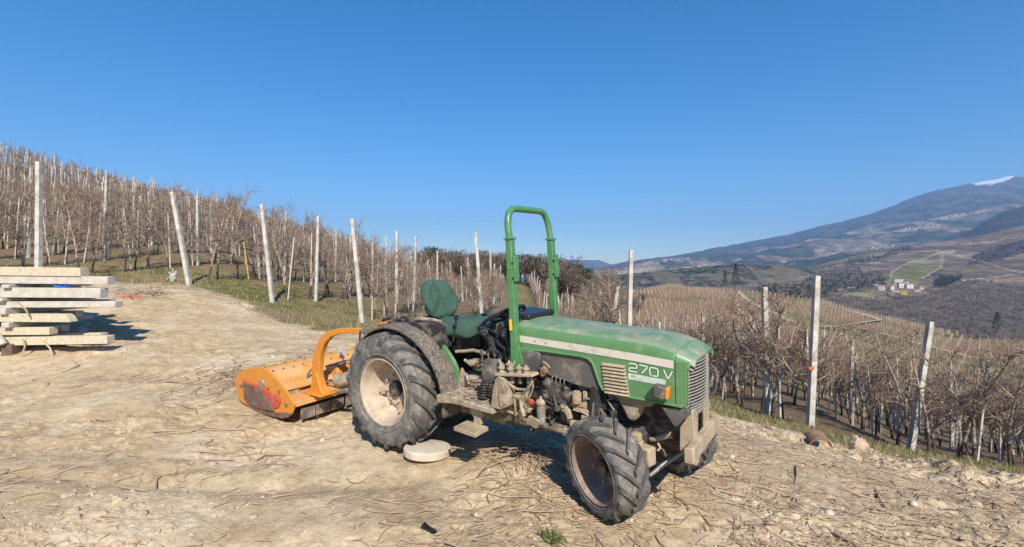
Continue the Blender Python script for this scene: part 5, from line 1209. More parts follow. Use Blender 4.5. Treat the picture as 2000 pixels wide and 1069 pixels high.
b = MB(); b.prism([(2.13, .765), (2.42, .76), (2.40, .70), (2.33, .69), (2.315, .63), (2.27, .575), (2.22, .58), (2.18, .66)], -.235, -.14); b.build('oil_pan_guard', 'mud', tr, bevel=.02)
b = MB(); b.box((1.60, -.215, .42), (.62, .03, .05), rot=(0, -.03, 0)); b.tube([(1.30, -.22, .43), (1.62, -.235, .405), (1.86, -.24, .40)], .018, 8); b.cyl((1.72, -.25, .405), (1.72, -.21, .405), .03, 12); b.box((1.80, -.23, .42), (.11, .05, .05)); b.build('side_rail', 'cast', tr, bevel=.005)
# front axle carrier
b = MB(); b.prism([(2.05, .74), (2.62, .72), (2.62, .46), (2.45, .42), (2.05, .40)], -.12, .12); b.cyl((2.18, -.36, .36), (2.34, .32, .35), .062, 16); b.box((2.2, -.05, .37), (.22, .24, .20)); b.build('front_axle', 'blackm', tr, bevel=.02)
b = MB(); b.box((2.285, -.235, .475), (.07, .06, .06)); b.box((2.28, -.225, .42), (.09, .08, .06)); b.box((2.35, -.225, .355), (.105, .09, .13), rot=(0, 0, -.3)); b.build('kingpin_housing', 'tan', tr, bevel=.014)
b = MB(); b.tube([(2.34, -.12, .43), (2.38, -.12, .44), (2.44, -.12, .47), (2.50, -.12, .50)], [.016, .02, .022, .03], 8); b.tube([(2.40, -.13, .42), (2.42, -.14, .39), (2.40, -.15, .37)], .010, 6); b.build('steering_link', 'tan', tr, bevel=.005)
rg = random.Random(12)      # hoses, unions and bolt heads crowding the engine bay
for k in range(16):
    b = MB(); x = rg.uniform(1.38, 2.05); z = rg.uniform(.46, .80); pts = [Vector((x, -.20, z))]
    for q in range(4): pts.append(pts[-1] + Vector((rg.uniform(-.06, .08), rg.uniform(-.035, .02), rg.uniform(-.07, .05))))
    b.tube(pts, rg.uniform(.005, .011), 7); b.cyl(pts[0], pts[0] + (pts[1] - pts[0]) * .5, .014, 8); b.build('hose', rg.choice(['black', 'blackm', 'cast', 'steel', 'tan']), tr)
for k in range(22):
    b = MB(); x = rg.uniform(1.38, 2.1); z = rg.uniform(.42, .80); s_ = rg.uniform(.02, .045); b.box((x, -.205, z), (s_ * 1.3, .04, s_), rot=(0, rg.uniform(-.5, .5), 0)); b.cyl((x, -.225, z), (x, -.237, z), .009, 6); b.build('bolted_lug', rg.choice(['blackm', 'cast', 'pump', 'tan']), tr, bevel=.003)
b = MB(); b.tube([(2.37, -.22, .215), (2.44, -.16, .28), (2.55, -.05, .36)], [.013, .017, .013], 8); b.build('tie_rod', 'steel', tr)
b = MB(); b.prism([(2.585, .60), (2.64, .68), (2.665, .72), (2.675, .60), (2.675, .45), (2.64, .435), (2.60, .43), (2.58, .44)], -.235, -.215)
b.box((2.655, -.16, .60), (.02, .13, .23)); b.box((2.67, -.16, .47), (.05, .14, .07))
for (yy, zz) in ((-.19, .66), (-.13, .60), (-.19, .55), (-.13, .66)): b.cyl((2.662, yy, zz), (2.674, yy, zz), .009, 6)
b.build('front_bracket', 'tan', tr, bevel=.005)
b = MB(); b.prism([(2.60, .60), (2.66, .70), (2.66, .45), (2.60, .44)], .235, .215); b.box((2.655, .16, .60), (.02, .13, .23)); b.build('front_bracket', 'tan', tr, bevel=.005)
b = MB(); b.beam((2.70, -.36, .47), (2.695, .36, .47), .012, .10); b.beam((2.68, -.36, .517), (2.675, .36, .517), .045, .008); b.beam((2.68, -.36, .423), (2.675, .36, .423), .045, .008)
b.box((2.675, -.363, .47), (.055, .010, .098)); b.box((2.675, .363, .47), (.055, .010, .098)); b.build('front_bumper', 'tan', tr, bevel=.004)
b = MB(); b.box((2.69, -.245, .44), (.02, .07, .12)) ; b.build('bumper_tab', 'tan', tr, bevel=.004)
b = MB(); b.tube([(2.55, -.19, .70), (2.60, -.22, .67), (2.66, -.23, .66)], .006, 6); b.build('lamp_cable', 'black', tr)

# ------------------------------------------------------------------ flail mower behind the tractor
MO = Vector((-1.7, 0.0, .12))
mw_ = empty('flail_mower', mw=TM @ Matrix.Translation(MO)); tag(mw_, 'orange flail mower with curved top arm mounted behind the green tractor', 'mower')
def mb(b, name, m, parent=None, bevel=0, **k):
    o = b.build(name, m, parent or mw_, bevel=bevel, **k); o.data.transform(Matrix.Translation(-MO)); return o
OUT = [(-2.37, .36), (-2.36, .42), (-2.33, .475), (-2.22, .53), (-2.08, .575), (-1.90, .61), (-1.77, .627), (-1.70, .62), (-1.377, .49), (-1.19, .345), (-1.165, .30), (-1.175, .25), (-1.21, .20), (-1.28, .16), (-1.38, .13), (-1.634, .115), (-1.957, .115), (-2.20, .14), (-2.31, .20), (-2.345, .28)]
for sg in (-1, 1):
    b = MB(); b.prism(OUT, sg * .735, sg * .715); sp_ = mb(b, 'side_plate', 'orange', bevel=.003)
    b = MB(); b.prism([(-1.20, .205), (-1.28, .155), (-1.38, .125), (-1.634, .108), (-1.957, .108), (-2.2, .13), (-2.33, .20), (-2.2, .165), (-1.9, .15), (-1.5, .17), (-1.33, .20)], sg * .738, sg * .712); mb(b, 'skid', 'scraped', bevel=.003)
    b = MB(); b.prism([(-2.16, .46), (-2.17, .37), (-2.10, .33), (-1.85, .24), (-1.50, .22), (-1.44, .235), (-1.395, .30), (-1.40, .345), (-1.45, .36), (-1.80, .42), (-2.10, .43)], sg * .738, sg * .750); g = mb(b, 'guard_plate', 'red', bevel=.004)
    b = MB(); b.prism([(-2.125, .425), (-2.125, .225), (-2.0, .19), (-1.60, .185), (-1.505, .205), (-1.62, .30), (-1.76, .385)], sg * .752, sg * .768); mb(b, 'scraped_plate', 'scraped', bevel=.003)
    b = MB()
    for x, z in ((-2.21, .375), (-1.45, .325), (-1.28, .30), (-1.62, .43), (-1.40, .42)): b.cyl((x, sg * .735, z), (x, sg * .757, z), .018 if z < .4 else .009, 10); b.cyl((x, sg * .757, z), (x, sg * .765, z), .010, 6)
    mb(b, 'bolt', 'steel', sp_)
    b = MB(); b.lathe([(.735, 0), (.735, .055), (.75, .05), (.755, .035), (.757, 0)] if sg > 0 else [(-.735, 0), (-.735, .055), (-.75, .05), (-.755, .035), (-.757, 0)], c=(-1.76, 0, .44), n=20); mb(b, 'bearing_cap', 'mud', sp_)
b = MB()       # folded sheet housing
hp = [(-2.35, .22), (-2.33, .46), (-2.08, .56), (-1.77, .61), (-1.62, .555), (-1.58, .50), (-1.42, .455), (-1.40, .40), (-1.52, .36)]
b.prism(hp + [(-1.54, .345), (-1.44, .39), (-1.46, .44), (-1.60, .485), (-1.64, .53), (-1.77, .585), (-2.07, .535), (-2.31, .44), (-2.33, .22)], -.715, .715)
hs_ = mb(b, 'housing', 'orange_top', bevel=.004)
b = MB(); b.prism([(-1.55, .345), (-1.50, .355), (-1.19, .315), (-1.185, .265), (-1.20, .265), (-1.205, .300), (-1.50, .335)], -.715, .715); b.box((-1.40, -.36, .335), (.30, .30, .035)); mb(b, 'front_shelf', 'orange_top', bevel=.004)
b = MB(); b.cyl((-1.70, -.70, .30), (-1.70, .70, .30), .10, 16); b.cyl((-2.22, -.70, .19), (-2.22, .70, .19), .07, 16); mb(b, 'rotor', 'blackm')
for i in range(7):
    y0 = -.62 + i * .185; b = MB(); b.box((-1.245 - (i % 3) * .006, y0 + .09, .155), (.012, .172, .125), rot=(0, .12 + .05 * (i % 2), .02)); mb(b, 'rubber_flap', 'flap', bevel=.004)
b = MB(); b.prism([(-1.30, .31), (-1.33, .34), (-1.30, .60), (-1.245, .79), (-1.13, .945), (-.98, 1.03), (-.80, 1.07), (-.37, 1.10), (-.37, 1.045), (-.78, 1.015), (-.93, .975), (-1.04, .90), (-1.13, .77), (-1.165, .58), (-1.13, .36), (-1.10, .33)], -.43, -.375)
b.prism([(-1.35, .34), (-1.33, .36), (-1.26, .50), (-1.20, .58), (-1.13, .40), (-1.06, .34)], -.45, -.36)
b.box((-1.21, -.41, .345), (.34, .20, .02))
mb(b, 'hitch_arm', 'orange', bevel=.006)
b = MB(); b.prism([(-1.30, .31), (-1.33, .34), (-1.30, .60), (-1.245, .79), (-1.13, .945), (-.98, 1.03), (-.80, 1.07), (-.50, 1.10), (-.50, 1.045), (-.78, 1.015), (-.93, .975), (-1.04, .90), (-1.13, .77), (-1.165, .58), (-1.13, .36), (-1.10, .33)], .26, .31); mb(b, 'hitch_arm', 'orange', bevel=.006)
b = MB(); b.cyl((-.37, -.44, 1.07), (-.37, -.36, 1.07), .035, 12); b.tube([(-.42, -.44, 1.09), (-.43, -.445, 1.00), (-.44, -.44, .93)], .010, 6); mb(b, 'hitch_pin', 'blackm')
b = MB(); b.cyl((-1.47, -.62, .405), (-1.47, .15, .405), .038, 14); b.cyl((-1.47, -.66, .405), (-1.47, -.52, .405), .020, 10); b.cyl((-1.47, -.50, .405), (-1.47, -.46, .405), .047, 12); b.box((-1.50, -.65, .41), (.07, .04, .07)); b.box((-1.44, -.58, .36), (.05, .14, .05)); cy_o = mb(b, 'side_shift_cylinder', 'mud', bevel=.004)
b = MB(); b.tube([(-1.46, -.40, .44), (-1.44, -.38, .52), (-1.45, -.33, .57), (-1.42, -.28, .60)], .011, 8); b.tube([(-1.4, -.2, .56), (-1.3, 0, .60), (-1.1, .05, .64), (-.8, .05, .7)], .010, 8); b.tube([(-1.4, -.25, .42), (-1.2, -.15, .36), (-1.0, -.12, .42), (-.7, -.1, .55)], .012, 8); mb(b, 'hydraulic_hose', 'flap', cy_o)
b = MB(); b.lathe([(0, .03), (.02, .085), (.14, .075), (.22, .05), (.55, .048), (.62, .075), (.68, .06)], c=(-1.28, -.12, .40), ax=(1, .02, .12), n=18); mb(b, 'drive_shaft_guard', 'mud')
b = MB(); b.box((-1.42, .02, .46), (.24, .26, .20)); b.cyl((-1.30, .02, .46), (-1.22, .02, .46), .06, 14); mb(b, 'gearbox', 'orange_top', bevel=.02)
b = MB(); b.box((-1.18, -.12, .73), (.012, .07, .13), rot=(0, 0, .3)); b.cyl((-1.19, -.11, .60), (-1.185, -.11, .68), .008, 6); mb(b, 'document_tube', mat('pale_lilac_plastic', (.62, .58, .66), .5))
b = MB(); lumpy(b, (-1.02, .0, .77), (.07, .05, .10), 21, 8, .2); b.tube([(-1.0, 0, .70), (-.9, 0, .8), (-.6, 0, .9)], .02, 8); mb(b, 'top_link', 'tan', ang=60)

for z_, x_ in ((.600, -1.84), (.575, -1.67)):
    b = MB()
    for k in range(12): b.cyl((x_, -.66 + k * .12, z_), (x_ + .004, -.66 + k * .12, z_ + .012), .010, 6)
    mb(b, 'rivet', 'scraped', hs_)
for yy in (-.30, .22):
    b = MB(); b.prism([(-2.34, .46), (-2.08, .562), (-1.77, .612), (-1.63, .56), (-1.63, .572), (-1.77, .626), (-2.08, .577), (-2.345, .475)], yy, yy + .03); mb(b, 'stiffening_rib', 'orange_top', hs_)
b = MB(); b.box((-1.93, -.52, .592), (.09, .13, .003), rot=(0, rad(-11), 0)); mb(b, 'warning_sticker', 'yellow', hs_)
for k in range(5):
    b = MB(); b.box((-2.36, -.55 + k * .27, .43), (.03, .08, .05)); b.cyl((-2.37, -.60 + k * .27, .46), (-2.37, -.50 + k * .27, .46), .012, 8); mb(b, 'hinge', 'scraped', hs_, bevel=.003)

# ------------------------------------------------------------------ stack of beams
rng = random.Random(77)
LAY = [(1.690, 1.555, 157, 'plank', 'top'), (1.553, 1.430, 210, 'plankw', 'second'), (1.375, 1.222, 196, 'plankw', 'third'), (1.170, 1.076, 225, 'plankw', 'fourth'), (.972, .848, 136, 'plank', 'fifth'), (.767, .650, 96, 'plank', 'sixth'), (.640, .514, 209, 'plank', 'lowest')]
LEN = 2.6
look = {'top': 'yellowish sawn beam lying on top of the stack, front edge', 'second': 'whitish beam second from the top of the stack, longer than the one on it', 'third': 'whitish beam with the blue strap on it, third level of the stack front', 'fourth': 'thin white beam reaching farthest out of the stack front', 'fifth': 'cream beam with a chipped end in the middle of the stack front', 'sixth': 'shortest cream beam low in the stack front', 'lowest': 'long cream beam at the bottom of the stack front'}
def beam_obj(x1, yf, z0, z1, dpt, m, label, group, tilt=0.0, yaw=0.0, chip=False, ln=LEN):
    b = MB(); hz_ = z1 - z0
    b.prism([(-ln, -hz_ / 2), (-.006, -hz_ / 2), (0, -hz_ / 2 + .006), (-.002, hz_ / 2 - .008) if not chip else (-.05, hz_ / 2 - .03), (-.01, hz_ / 2) if not chip else (-.10, hz_ / 2), (-ln, hz_ / 2)], 0, dpt)
    o = b.build('sawn_timber' if m == 'plank' else 'squared_timber', m, bevel=.006); o.location = (x1, yf, (z0 + z1) / 2); o.rotation_euler = (0, tilt, yaw); tag(o, label, 'beam', group); return o
for i, (zt, zb, pxr, m, nm) in enumerate(LAY):
    yf = 7.5 + (.02 if i % 2 else 0); x1 = (pxr - 1000) / 950 * yf
    beam_obj(x1, yf, zb, zt, .15, m, look[nm], 'beams at the front of the stack', tilt=[.012, .010, .006, -.002, .004, -.004, -.016][i], chip=nm == 'fifth')
    n_back = 3
    for k in range(n_back):
        yb = yf + .34 + k * .36 + rng.uniform(-.03, .05); xb = (pxr - 1000) / 950 * yb - rng.uniform(.05, .6) + (.28 if nm in ('fifth', 'sixth') and k < 2 else 0)
        pass
        pass
        beam_obj(xb, yb, zb + rng.uniform(-.005, .01) - (0.0 if nm != 'second' else .0), zt - .004, .15, 'plankw' if (i + k) % 2 else 'plank', 'shaded beam of the %s level, lying behind the front beams of the stack' % nm, 'back beams of the %s level' % nm, yaw=rng.uniform(-.03, .03), ln=2.4)
# bearers between the levels
prevb = None
for i in range(1, 7):
    z1 = LAY[i][0] if i < 7 else .5; zb_ = LAY[i - 1][1]; gap = zb_ - LAY[i][0]
    if gap < .03: continue
    for k, xx in enumerate((-7.86 + .05 * (i % 3), -9.3)):
        b = MB(); b.box((0, 0, 0), (.115, 1.5, gap + .001)); o = b.build('bearer', 'plankw', bevel=.01); o.location = (xx, 8.19, (zb_ + LAY[i][0]) / 2); tag(o, 'short cross piece between the %s and %s levels of the beam stack' % (LAY[i - 1][4], LAY[i][4]), 'bearer', 'cross pieces of level gap %s' % LAY[i][4])
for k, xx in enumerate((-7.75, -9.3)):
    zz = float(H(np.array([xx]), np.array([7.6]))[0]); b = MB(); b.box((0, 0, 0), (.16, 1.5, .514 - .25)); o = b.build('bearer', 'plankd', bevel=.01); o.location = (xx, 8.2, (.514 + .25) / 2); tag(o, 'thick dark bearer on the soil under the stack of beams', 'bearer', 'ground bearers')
b = MB(); b.tube([(-7.93, 7.46, .66), (-7.86, 7.44, .63), (-7.78, 7.42, .56), (-7.76, 7.42, .52)], .05, 10); tag(b.build('pipe_end', 'post'), 'pale round post end poking out at the foot of the beam stack', 'pipe')
b = MB()
for i in range(9): 
    x = -6.98 + rng.uniform(-.1, .14); b.tube([(x, 7.52 + rng.uniform(0, .1), 1.385), (x + rng.uniform(-.06, .06), 7.55, 1.40 + rng.uniform(.0, .05)), (x + rng.uniform(-.1, .1), 7.6, 1.39)], .013, 5)
tag(b.build('strap', 'blue'), 'crumpled blue strap lying on the third beam of the stack', 'strap')
for i, (x0, z0, x1, z1) in enumerate(((-7.5, .60, -7.42, .36), (-7.2, .58, -6.95, .33), (-7.4, .93, -7.5, 1.18))):
    b = MB(); b.tube([(x0, 7.46, z0), ((x0 + x1) / 2 + .03, 7.42, (z0 + z1) / 2), (x1, 7.36, z1)], .012, 5); tag(b.build('stick', 'litterp'), ('pale stick leaning on the foot of the beam stack, outer one', 'longer pale stick slanting at the foot of the beam stack', 'thin stick stuck between the middle beams of the stack')[i], 'stick')

# ------------------------------------------------------------------ things on the ground
def gp(x, y, up_=0.0): return Vector((x, y, Hf(x, y) + up_))
b = MB(); b.lathe([(0, 0), (0, .195), (.010, .206), (.060, .210), (.072, .204), (.076, .19), (.075, 0)], c=(0, 0, 0), ax=(0, 0, 1), n=48)
o = b.build('concrete_disc', 'disc', bevel=.0, ang=30); o.location = gp(-.755, 4.33, .022); o.rotation_euler = (rad(-2.5), rad(2), 0); tag(o, 'round pale concrete disc lying flat in front of the rear wheel', 'disc')
b = MB(); b.prism([(-.055, -.01), (.05, -.018), (.058, .012), (-.02, .02), (-.058, .012)], 0, .012, pl='xy'); b.prism([(-.05, .012), (.052, -.016), (.055, -.012), (-.04, .02)], .0, .03, pl='xy')
o = b.build('plastic_scrap', 'black'); o.location = gp(-.53, 3.10, .012); o.rotation_euler = (.35, .15, -.45); tag(o, 'small black plastic scrap lying on the bare soil in the foreground', 'scrap')
def blades(name, cx, cy, rad_, n, h0, h1, w_, m, seed, lean=.5):
    r = np.random.RandomState(seed); a = r.uniform(0, 6.28, n); q = rad_ * np.sqrt(r.uniform(0, 1, n)); x = cx + q * np.cos(a); y = cy + q * np.sin(a); z = H(x, y) - .005
    h = r.uniform(h0, h1, n); lx = r.normal(size=n) * lean * h + np.cos(a) * h * .3; ly = r.normal(size=n) * lean * h + np.sin(a) * h * .3; ww = w_ * r.uniform(.6, 1.2, n); b_ = r.uniform(0, 6.28, n); sx, sy = np.cos(b_) * ww, np.sin(b_) * ww
    V = np.stack([np.stack([x - sx, y - sy, z], -1), np.stack([x + sx, y + sy, z], -1), np.stack([x + lx * .4 + sx * .7, y + ly * .4 + sy * .7, z + h * .6], -1), np.stack([x + lx, y + ly, z + h * .92], -1)], 1).reshape(-1, 3)
    k = np.arange(n)[:, None] * 4; F = np.concatenate([k + np.array([[0, 1, 2]]), k + np.array([[0, 2, 3]])])
    return npmesh(name, V, F, [m])
tag(blades('grass_tuft', .235, 2.93, .045, 60, .04, .11, .0022, 'grassg', 1), 'single green grass tuft on the bare soil in the near foreground', 'grass tuft')
tag(blades('grass_tuft', .80, 2.95, .05, 30, .015, .04, .0022, 'grassd', 2), 'faint yellowish grass sprout behind the front wheel in the foreground', 'grass tuft')
tag(blades('grass_tuft', -.42, 3.05, .05, 26, .01, .03, .002, 'grassd', 3), 'tiny pale grass sprout beside the black plastic scrap', 'grass tuft')
b = MB(); lumpy(b, (0, 0, 0), (.13, .09, .11), 31, 9, .16); o = b.build('rock', mat('reddish_rock', (.42, .28, .19), .9, noise=((.58, .46, .33), 9, .12), bump=(30, .6, .02)), ang=50); o.location = gp(4.13, 5.80, .05); o.rotation_euler = (0, .3, .5); tag(o, 'reddish rock standing up on the crest beside the broken tile', 'rock')
b = MB()
for i in range(10):
    a0, a1 = rad(200 - i * 22), rad(200 - (i + 1) * 22)
sh = []
for i in range(13): a = rad(8 + 164 * i / 12); sh.append((.115 * math.cos(a), .10 * math.sin(a)))
for i in range(12, -1, -1): a = rad(8 + 164 * i / 12); sh.append((.098 * math.cos(a), .083 * math.sin(a)))
b.prism(sh, 0, .22); o = b.build('broken_tile', 'rust', bevel=.003); o.location = gp(3.42, 5.38, .0); o.rotation_euler = (.15, .12, -.25); tag(o, 'curved rusty brown tile piece arching over a dark hollow', 'tile')
b = MB(); b.cyl((0, 0, -.05), (0, 0, .20), .09, 14); b.box((0, 0, .22), (.24, .07, .07)); b.cyl((-.10, 0, .30), (-.10, 0, .22), .035, 10); b.cyl((.10, 0, .32), (.10, 0, .22), .035, 10); b.cyl((0, 0, .25), (0, 0, .40), .03, 10); b.cyl((-.09, -.05, .08), (-.09, -.09, .08), .055, 12); b.cyl((.09, -.05, .08), (.09, -.09, .08), .055, 12)
o = b.build('water_valve', mat('grey_white_valve', (.45, .45, .42), .5, speck=((.06, .06, .055), 18, .55)), bevel=.008); o.location = gp(-10.0, 14.35); o.scale = (.9,) * 3; tag(o, 'grey and white irrigation valve standing in the grass beside the leaning post', 'valve')
def tangle(name, c, r, n, th_, m, seed, zf=.12, ln=.25):
    rg = random.Random(seed); b = MB()
    for i in range(n):
        p = Vector((c[0] + rg.gauss(0, r[0]), c[1] + rg.gauss(0, r[1]), 0)); p.z = Hf(p.x, p.y) + rg.uniform(.0, zf); pts = [p]; a = rg.uniform(0, 6.28)
        for k in range(3): a += rg.uniform(-.8, .8); pts.append(pts[-1] + Vector((math.cos(a) * ln / 3, math.sin(a) * ln / 3, rg.uniform(-.3, .3) * zf)))
        b.tube(pts, [th_, th_ * .9, th_ * .7, th_ * .5], 4)
    return b.build(name, m)
tag(tangle('baling_twine', (-8.66, 11.1), (.09, .08), 16, .008, mat('salmon_twine', (.75, .22, .12), .8), 3, .06), 'tangled salmon coloured twine lying on the dirt beyond the beam stack', 'twine')
tag(tangle('plastic_net', (-11.9, 12.6), (.32, .1), 36, .012, 'netred', 4, .16, .35), 'orange red netting heaped behind the top of the beam stack', 'net')
o = tangle('brush_pile', (-8.9, 11.5), (.35, .2), 60, .007, 'litter', 5, .16, .6); tag(o, 'small heap of cut twigs on the dirt beside the salmon twine', 'brush pile')
b = MB(); T_ = TB()
g0 = gp(-8.55, 11.6)
for q in range(4): T_.tube(wander(random.Random(q), g0, (random.Random(q).uniform(-.3, .3), 0, 1), .75 + .15 * q, 5, .25), .008, .003, 4, 0)
me_ = tb_mesh(T_, 'bare_shrub', ['twig']); o = bpy.data.objects.new('bare_shrub', me_); COL.objects.link(o); tag(o, 'thin leafless shoot standing in the dirt by the heap of twigs', 'shrub')
for i, (cx_, cy_, n_, sx, sy, lab) in enumerate(((-3.55, 6.55, 150, .45, .35, 'dark nest of matted prunings on the dirt left of the orange mower'), (-3.3, 8.0, 40, .35, .2, 'small heap of prunings farther back on the dirt'), (.12, 4.35, 60, .16, .12, 'bunch of broken twigs between the concrete disc and the tractor step'))):
    tag(tangle('brush_pile', (cx_, cy_), (sx, sy), n_, .0055, 'litter', 10 + i, .05, .5), lab, 'brush pile')
# single sticks
def stick(path, r, lab, m='litter', up_=.012):
    b = MB(); P_ = [gp(x, y, up_ + (h if len(q) > 2 else 0)) for q in path for x, y, h in [(q + (0,))[:3]]]
    b.tube(P_, [r] + [r * .9] * (len(P_) - 2) + [r * .4], 6); return tag(b.build('stick', m), lab, 'stick')
def G(px, py):    # where a bearing and depression meet the soil (calibration of the lay-out)
    d = np.exp(np.linspace(np.log(2.2), np.log(60), 900)); x = (px - 1000) / 950 * d; k = np.where(1.6 - (py - 534.5) / 950 * d <= hbase(x, d))[0][0]; return (float(x[k]), float(d[k]))
for path, r, lab, m in (([(468, 872), (488, 890), (502, 896), (520, 884), (560, 887), (608, 893)], .011, 'forked crooked stick lying on the soil left of the rear wheel', 'litter'),
                     ([(330, 848), (372, 846), (400, 834), (440, 838), (476, 840), (482, 856)], .009, 'long thin branched stick behind the forked one', 'litter'),
                     ([(304, 948), (306, 932), (318, 925), (334, 924)], .006, 'short hooked twig alone on the smooth soil', 'litter'),
                     ([(0, 892), (34, 894)], .008, 'pale straight stick at the edge of the view near the clods', 'litterp'),
                     ([(905, 963), (935, 964), (985, 972), (1040, 978), (1090, 994)], .006, 'long thin curved twig in front of the tractor', 'litterp'),
                     ([(1280, 1020), (1330, 1022), (1352, 1000), (1395, 1010)], .007, 'curved brown twig right of the front wheel', 'litter'),
                     ([(1712, 958), (1722, 975), (1735, 990)], .009, 'short dark stick on the churned slope', 'litter'),
                     ([(1705, 985), (1740, 1000), (1785, 1006)], .008, 'pale bent stick on the churned slope', 'litterp'),
                     ([(1555, 912), (1557, 930), (1553, 940)], .009, 'dark stub standing upright in the churned soil', 'litter'),
                     ([(1845, 920), (1870, 940), (1885, 950)], .011, 'brown stick lying along the crest of clods', 'litter'),
                     ([(1888, 950), (1910, 948), (1930, 955)], .013, 'dark thick stick lying below the crest at the far side', 'litter'),
                     ([(1630, 1040), (1655, 1058), (1670, 1066)], .010, 'thick brown stick at the near edge of the churned soil', 'litter'),
                     ([(1385, 885), (1400, 888), (1415, 894)], .011, 'dark stick just beyond the bumper of the tractor', 'litter'),
                     ([(300, 905), (420, 898), (600, 880)][:2], .006, 'faint twig on the pale soil in the middle ground', 'litterp'),
                     ([(140, 700), (155, 715), (120, 728)], .010, 'bent stick on the dirt before the beam stack', 'litter'),
                     ([(860, 752 + 120), (900, 884), (936, 893)], .007, 'brown twig crossing behind the concrete disc', 'litter'),
                     ([(230, 857), (300, 845), (420, 840)], .010, 'long straight prunings stem lying across the dirt', 'litter')):
    stick([G(*p) for p in path], r, lab, m)
b = MB(); b.tube([(-6.5 * 16.5 / 16.5 - 1.55, 14.6, Hf(-8.05, 14.6) + 1.45), (-7.95, 14.55, Hf(-8, 14.6) + .9), (-7.85, 14.5, Hf(-7.9, 14.5) + .35)], .010, 5); tag(b.build('tying_strap', 'strap'), 'yellow strap hanging from a dark trunked tree between the two leaning posts', 'strap')

# ------------------------------------------------------------------ soil litter, stones and grass
def view_pts(n, r0, r1, seed, u0=-1.12, u1=1.12):
    r = np.random.RandomState(seed); y = r0 * (r1 / r0) ** r.uniform(0, 1, n); u = r.uniform(u0, u1, n); return u * y, y, r
def twig_field(name, n, r0, r1, seed, th_, ln, dens, m2, zoff=.003):
    x, y, r = view_pts(n, r0, r1, seed); keep = (yard(x, y) > .05) & (dens(x, y) > r.uniform(0, 1, n))
    x, y = x[keep], y[keep]; n = len(x); s = 3
    size = np.exp(r.normal(0, .55, n)); L_ = np.clip(ln * size, ln * .3, ln * 4.0); t = th_ * np.clip(size ** .6, .5, 1.8); a = r.uniform(0, 6.28, n)
    # lies mostly across the slope
    a = np.where(r.uniform(0, 1, n) < .5, r.normal(.1, .5, n), a); bend = r.normal(0, .5, n)
    P_ = []
    for k in range(s + 1):
        f = k / s - .5; aa = a + bend * f; P_.append((x + np.cos(aa) * L_ * f, y + np.sin(aa) * L_ * f))
    px_ = np.stack([p[0] for p in P_], 1); py_ = np.stack([p[1] for p in P_], 1); pz_ = H(px_, py_)
    pz_ = np.maximum(pz_, pz_.mean(1, keepdims=True) - .006) + zoff + r.uniform(0, .012, (n, 1)) + r.uniform(-.4, .4, (n, 1)) * L_[:, None] * .12 * np.linspace(-1, 1, s + 1)[None]
    nx, ny = -np.sin(a)[:, None], np.cos(a)[:, None]; tt = t[:, None] * np.array([1, 1, .8, .35])[None]
    ring = [np.stack([px_ + nx * tt * c, py_ + ny * tt * c, pz_ + tt * h], -1) for c, h in ((-1, -.6), (1, -.6), (0, 1.1))]
    V = np.stack(ring, 2).reshape(n, (s + 1) * 3, 3); base = (np.arange(n) * (s + 1) * 3)[:, None, None]
    f = np.array([(k * 3 + j, k * 3 + (j + 1) % 3, (k + 1) * 3 + (j + 1) % 3, (k + 1) * 3 + j) for k in range(s) for j in range(3)])
    F = (f[None] + base).reshape(-1, 4); mi_ = np.repeat((r.uniform(0, 1, n) < m2).astype(int), len(f))
    return tag(npmesh(name, V.reshape(-1, 3), F, ['litter', 'litterp'], mi_, True), kind='stuff')
def dens_all(x, y):
    a = sstep(.46, .62, fbm(x * .8 + 9, y * 1.6, 4, 75)) * .9
    b_ = sstep(.6, 2.2, x) * (y < 9) * .9 * sstep(.3, .55, fbm(x * 2, y * 2, 3, 91))
    c = np.exp(-((x - .4) / .8) ** 2 - ((y - 3.7) / .6) ** 2) * .8
    return np.clip(.025 + a * .45 * (.35 + .65 * sstep(4.0, 5.5, y)) + b_ * .8 + c, 0, 1)
twig_field('prunings', 14000, 2.5, 14, 11, .0030, .11, dens_all, .45)
twig_field('fine_twigs', 38000, 2.5, 11, 12, .0020, .045, lambda x, y: np.clip(dens_all(x, y) * (.25 + 1.2 * sstep(.38, .62, fbm(x * 1.5, y * 1.5, 3, 97))), .03, 1), .55)
def chips(name, n, r0, r1, seed, s0, m, dens, flat=.4):
    x, y, r = view_pts(n, r0, r1, seed); keep = (yard(x, y) > -.3) & (dens(x, y) > r.uniform(0, 1, n)); x, y = x[keep], y[keep]; n = len(x); z = H(x, y)
    s = s0 * np.clip(np.exp(r.normal(0, .5, n)), .3, 2.2); q = r.normal(size=(n, 8, 3)) * .22
    cube = np.array([(-1, -1, -1), (1, -1, -1), (1, 1, -1), (-1, 1, -1), (-1, -1, 1), (1, -1, 1), (1, 1, 1), (-1, 1, 1)]) * np.array([.5, .5, .5 * flat * 1.6])
    a = r.uniform(0, 6.28, n); v = (cube[None] * np.array([1, .7, 1]) + q * .5) * s[:, None, None]
    c, sn = np.cos(a)[:, None], np.sin(a)[:, None]
    V = np.stack([v[..., 0] * c - v[..., 1] * sn + x[:, None], v[..., 0] * sn + v[..., 1] * c + y[:, None], v[..., 2] + (z + s * flat * .35)[:, None]], -1)
    f = np.array([(3, 2, 1, 0), (4, 5, 6, 7), (0, 1, 5, 4), (1, 2, 6, 5), (2, 3, 7, 6), (3, 0, 4, 7)]); F = (f[None] + (np.arange(n) * 8)[:, None, None]).reshape(-1, 4)
    return tag(npmesh(name, V.reshape(-1, 3), F, [m]), kind='stuff')
clod = mat('soil_clods', (.56, .435, .285), .95, noise=((.44, .335, .215), 6, .15), bump=(60, .7, .012, 18, .5, .02))
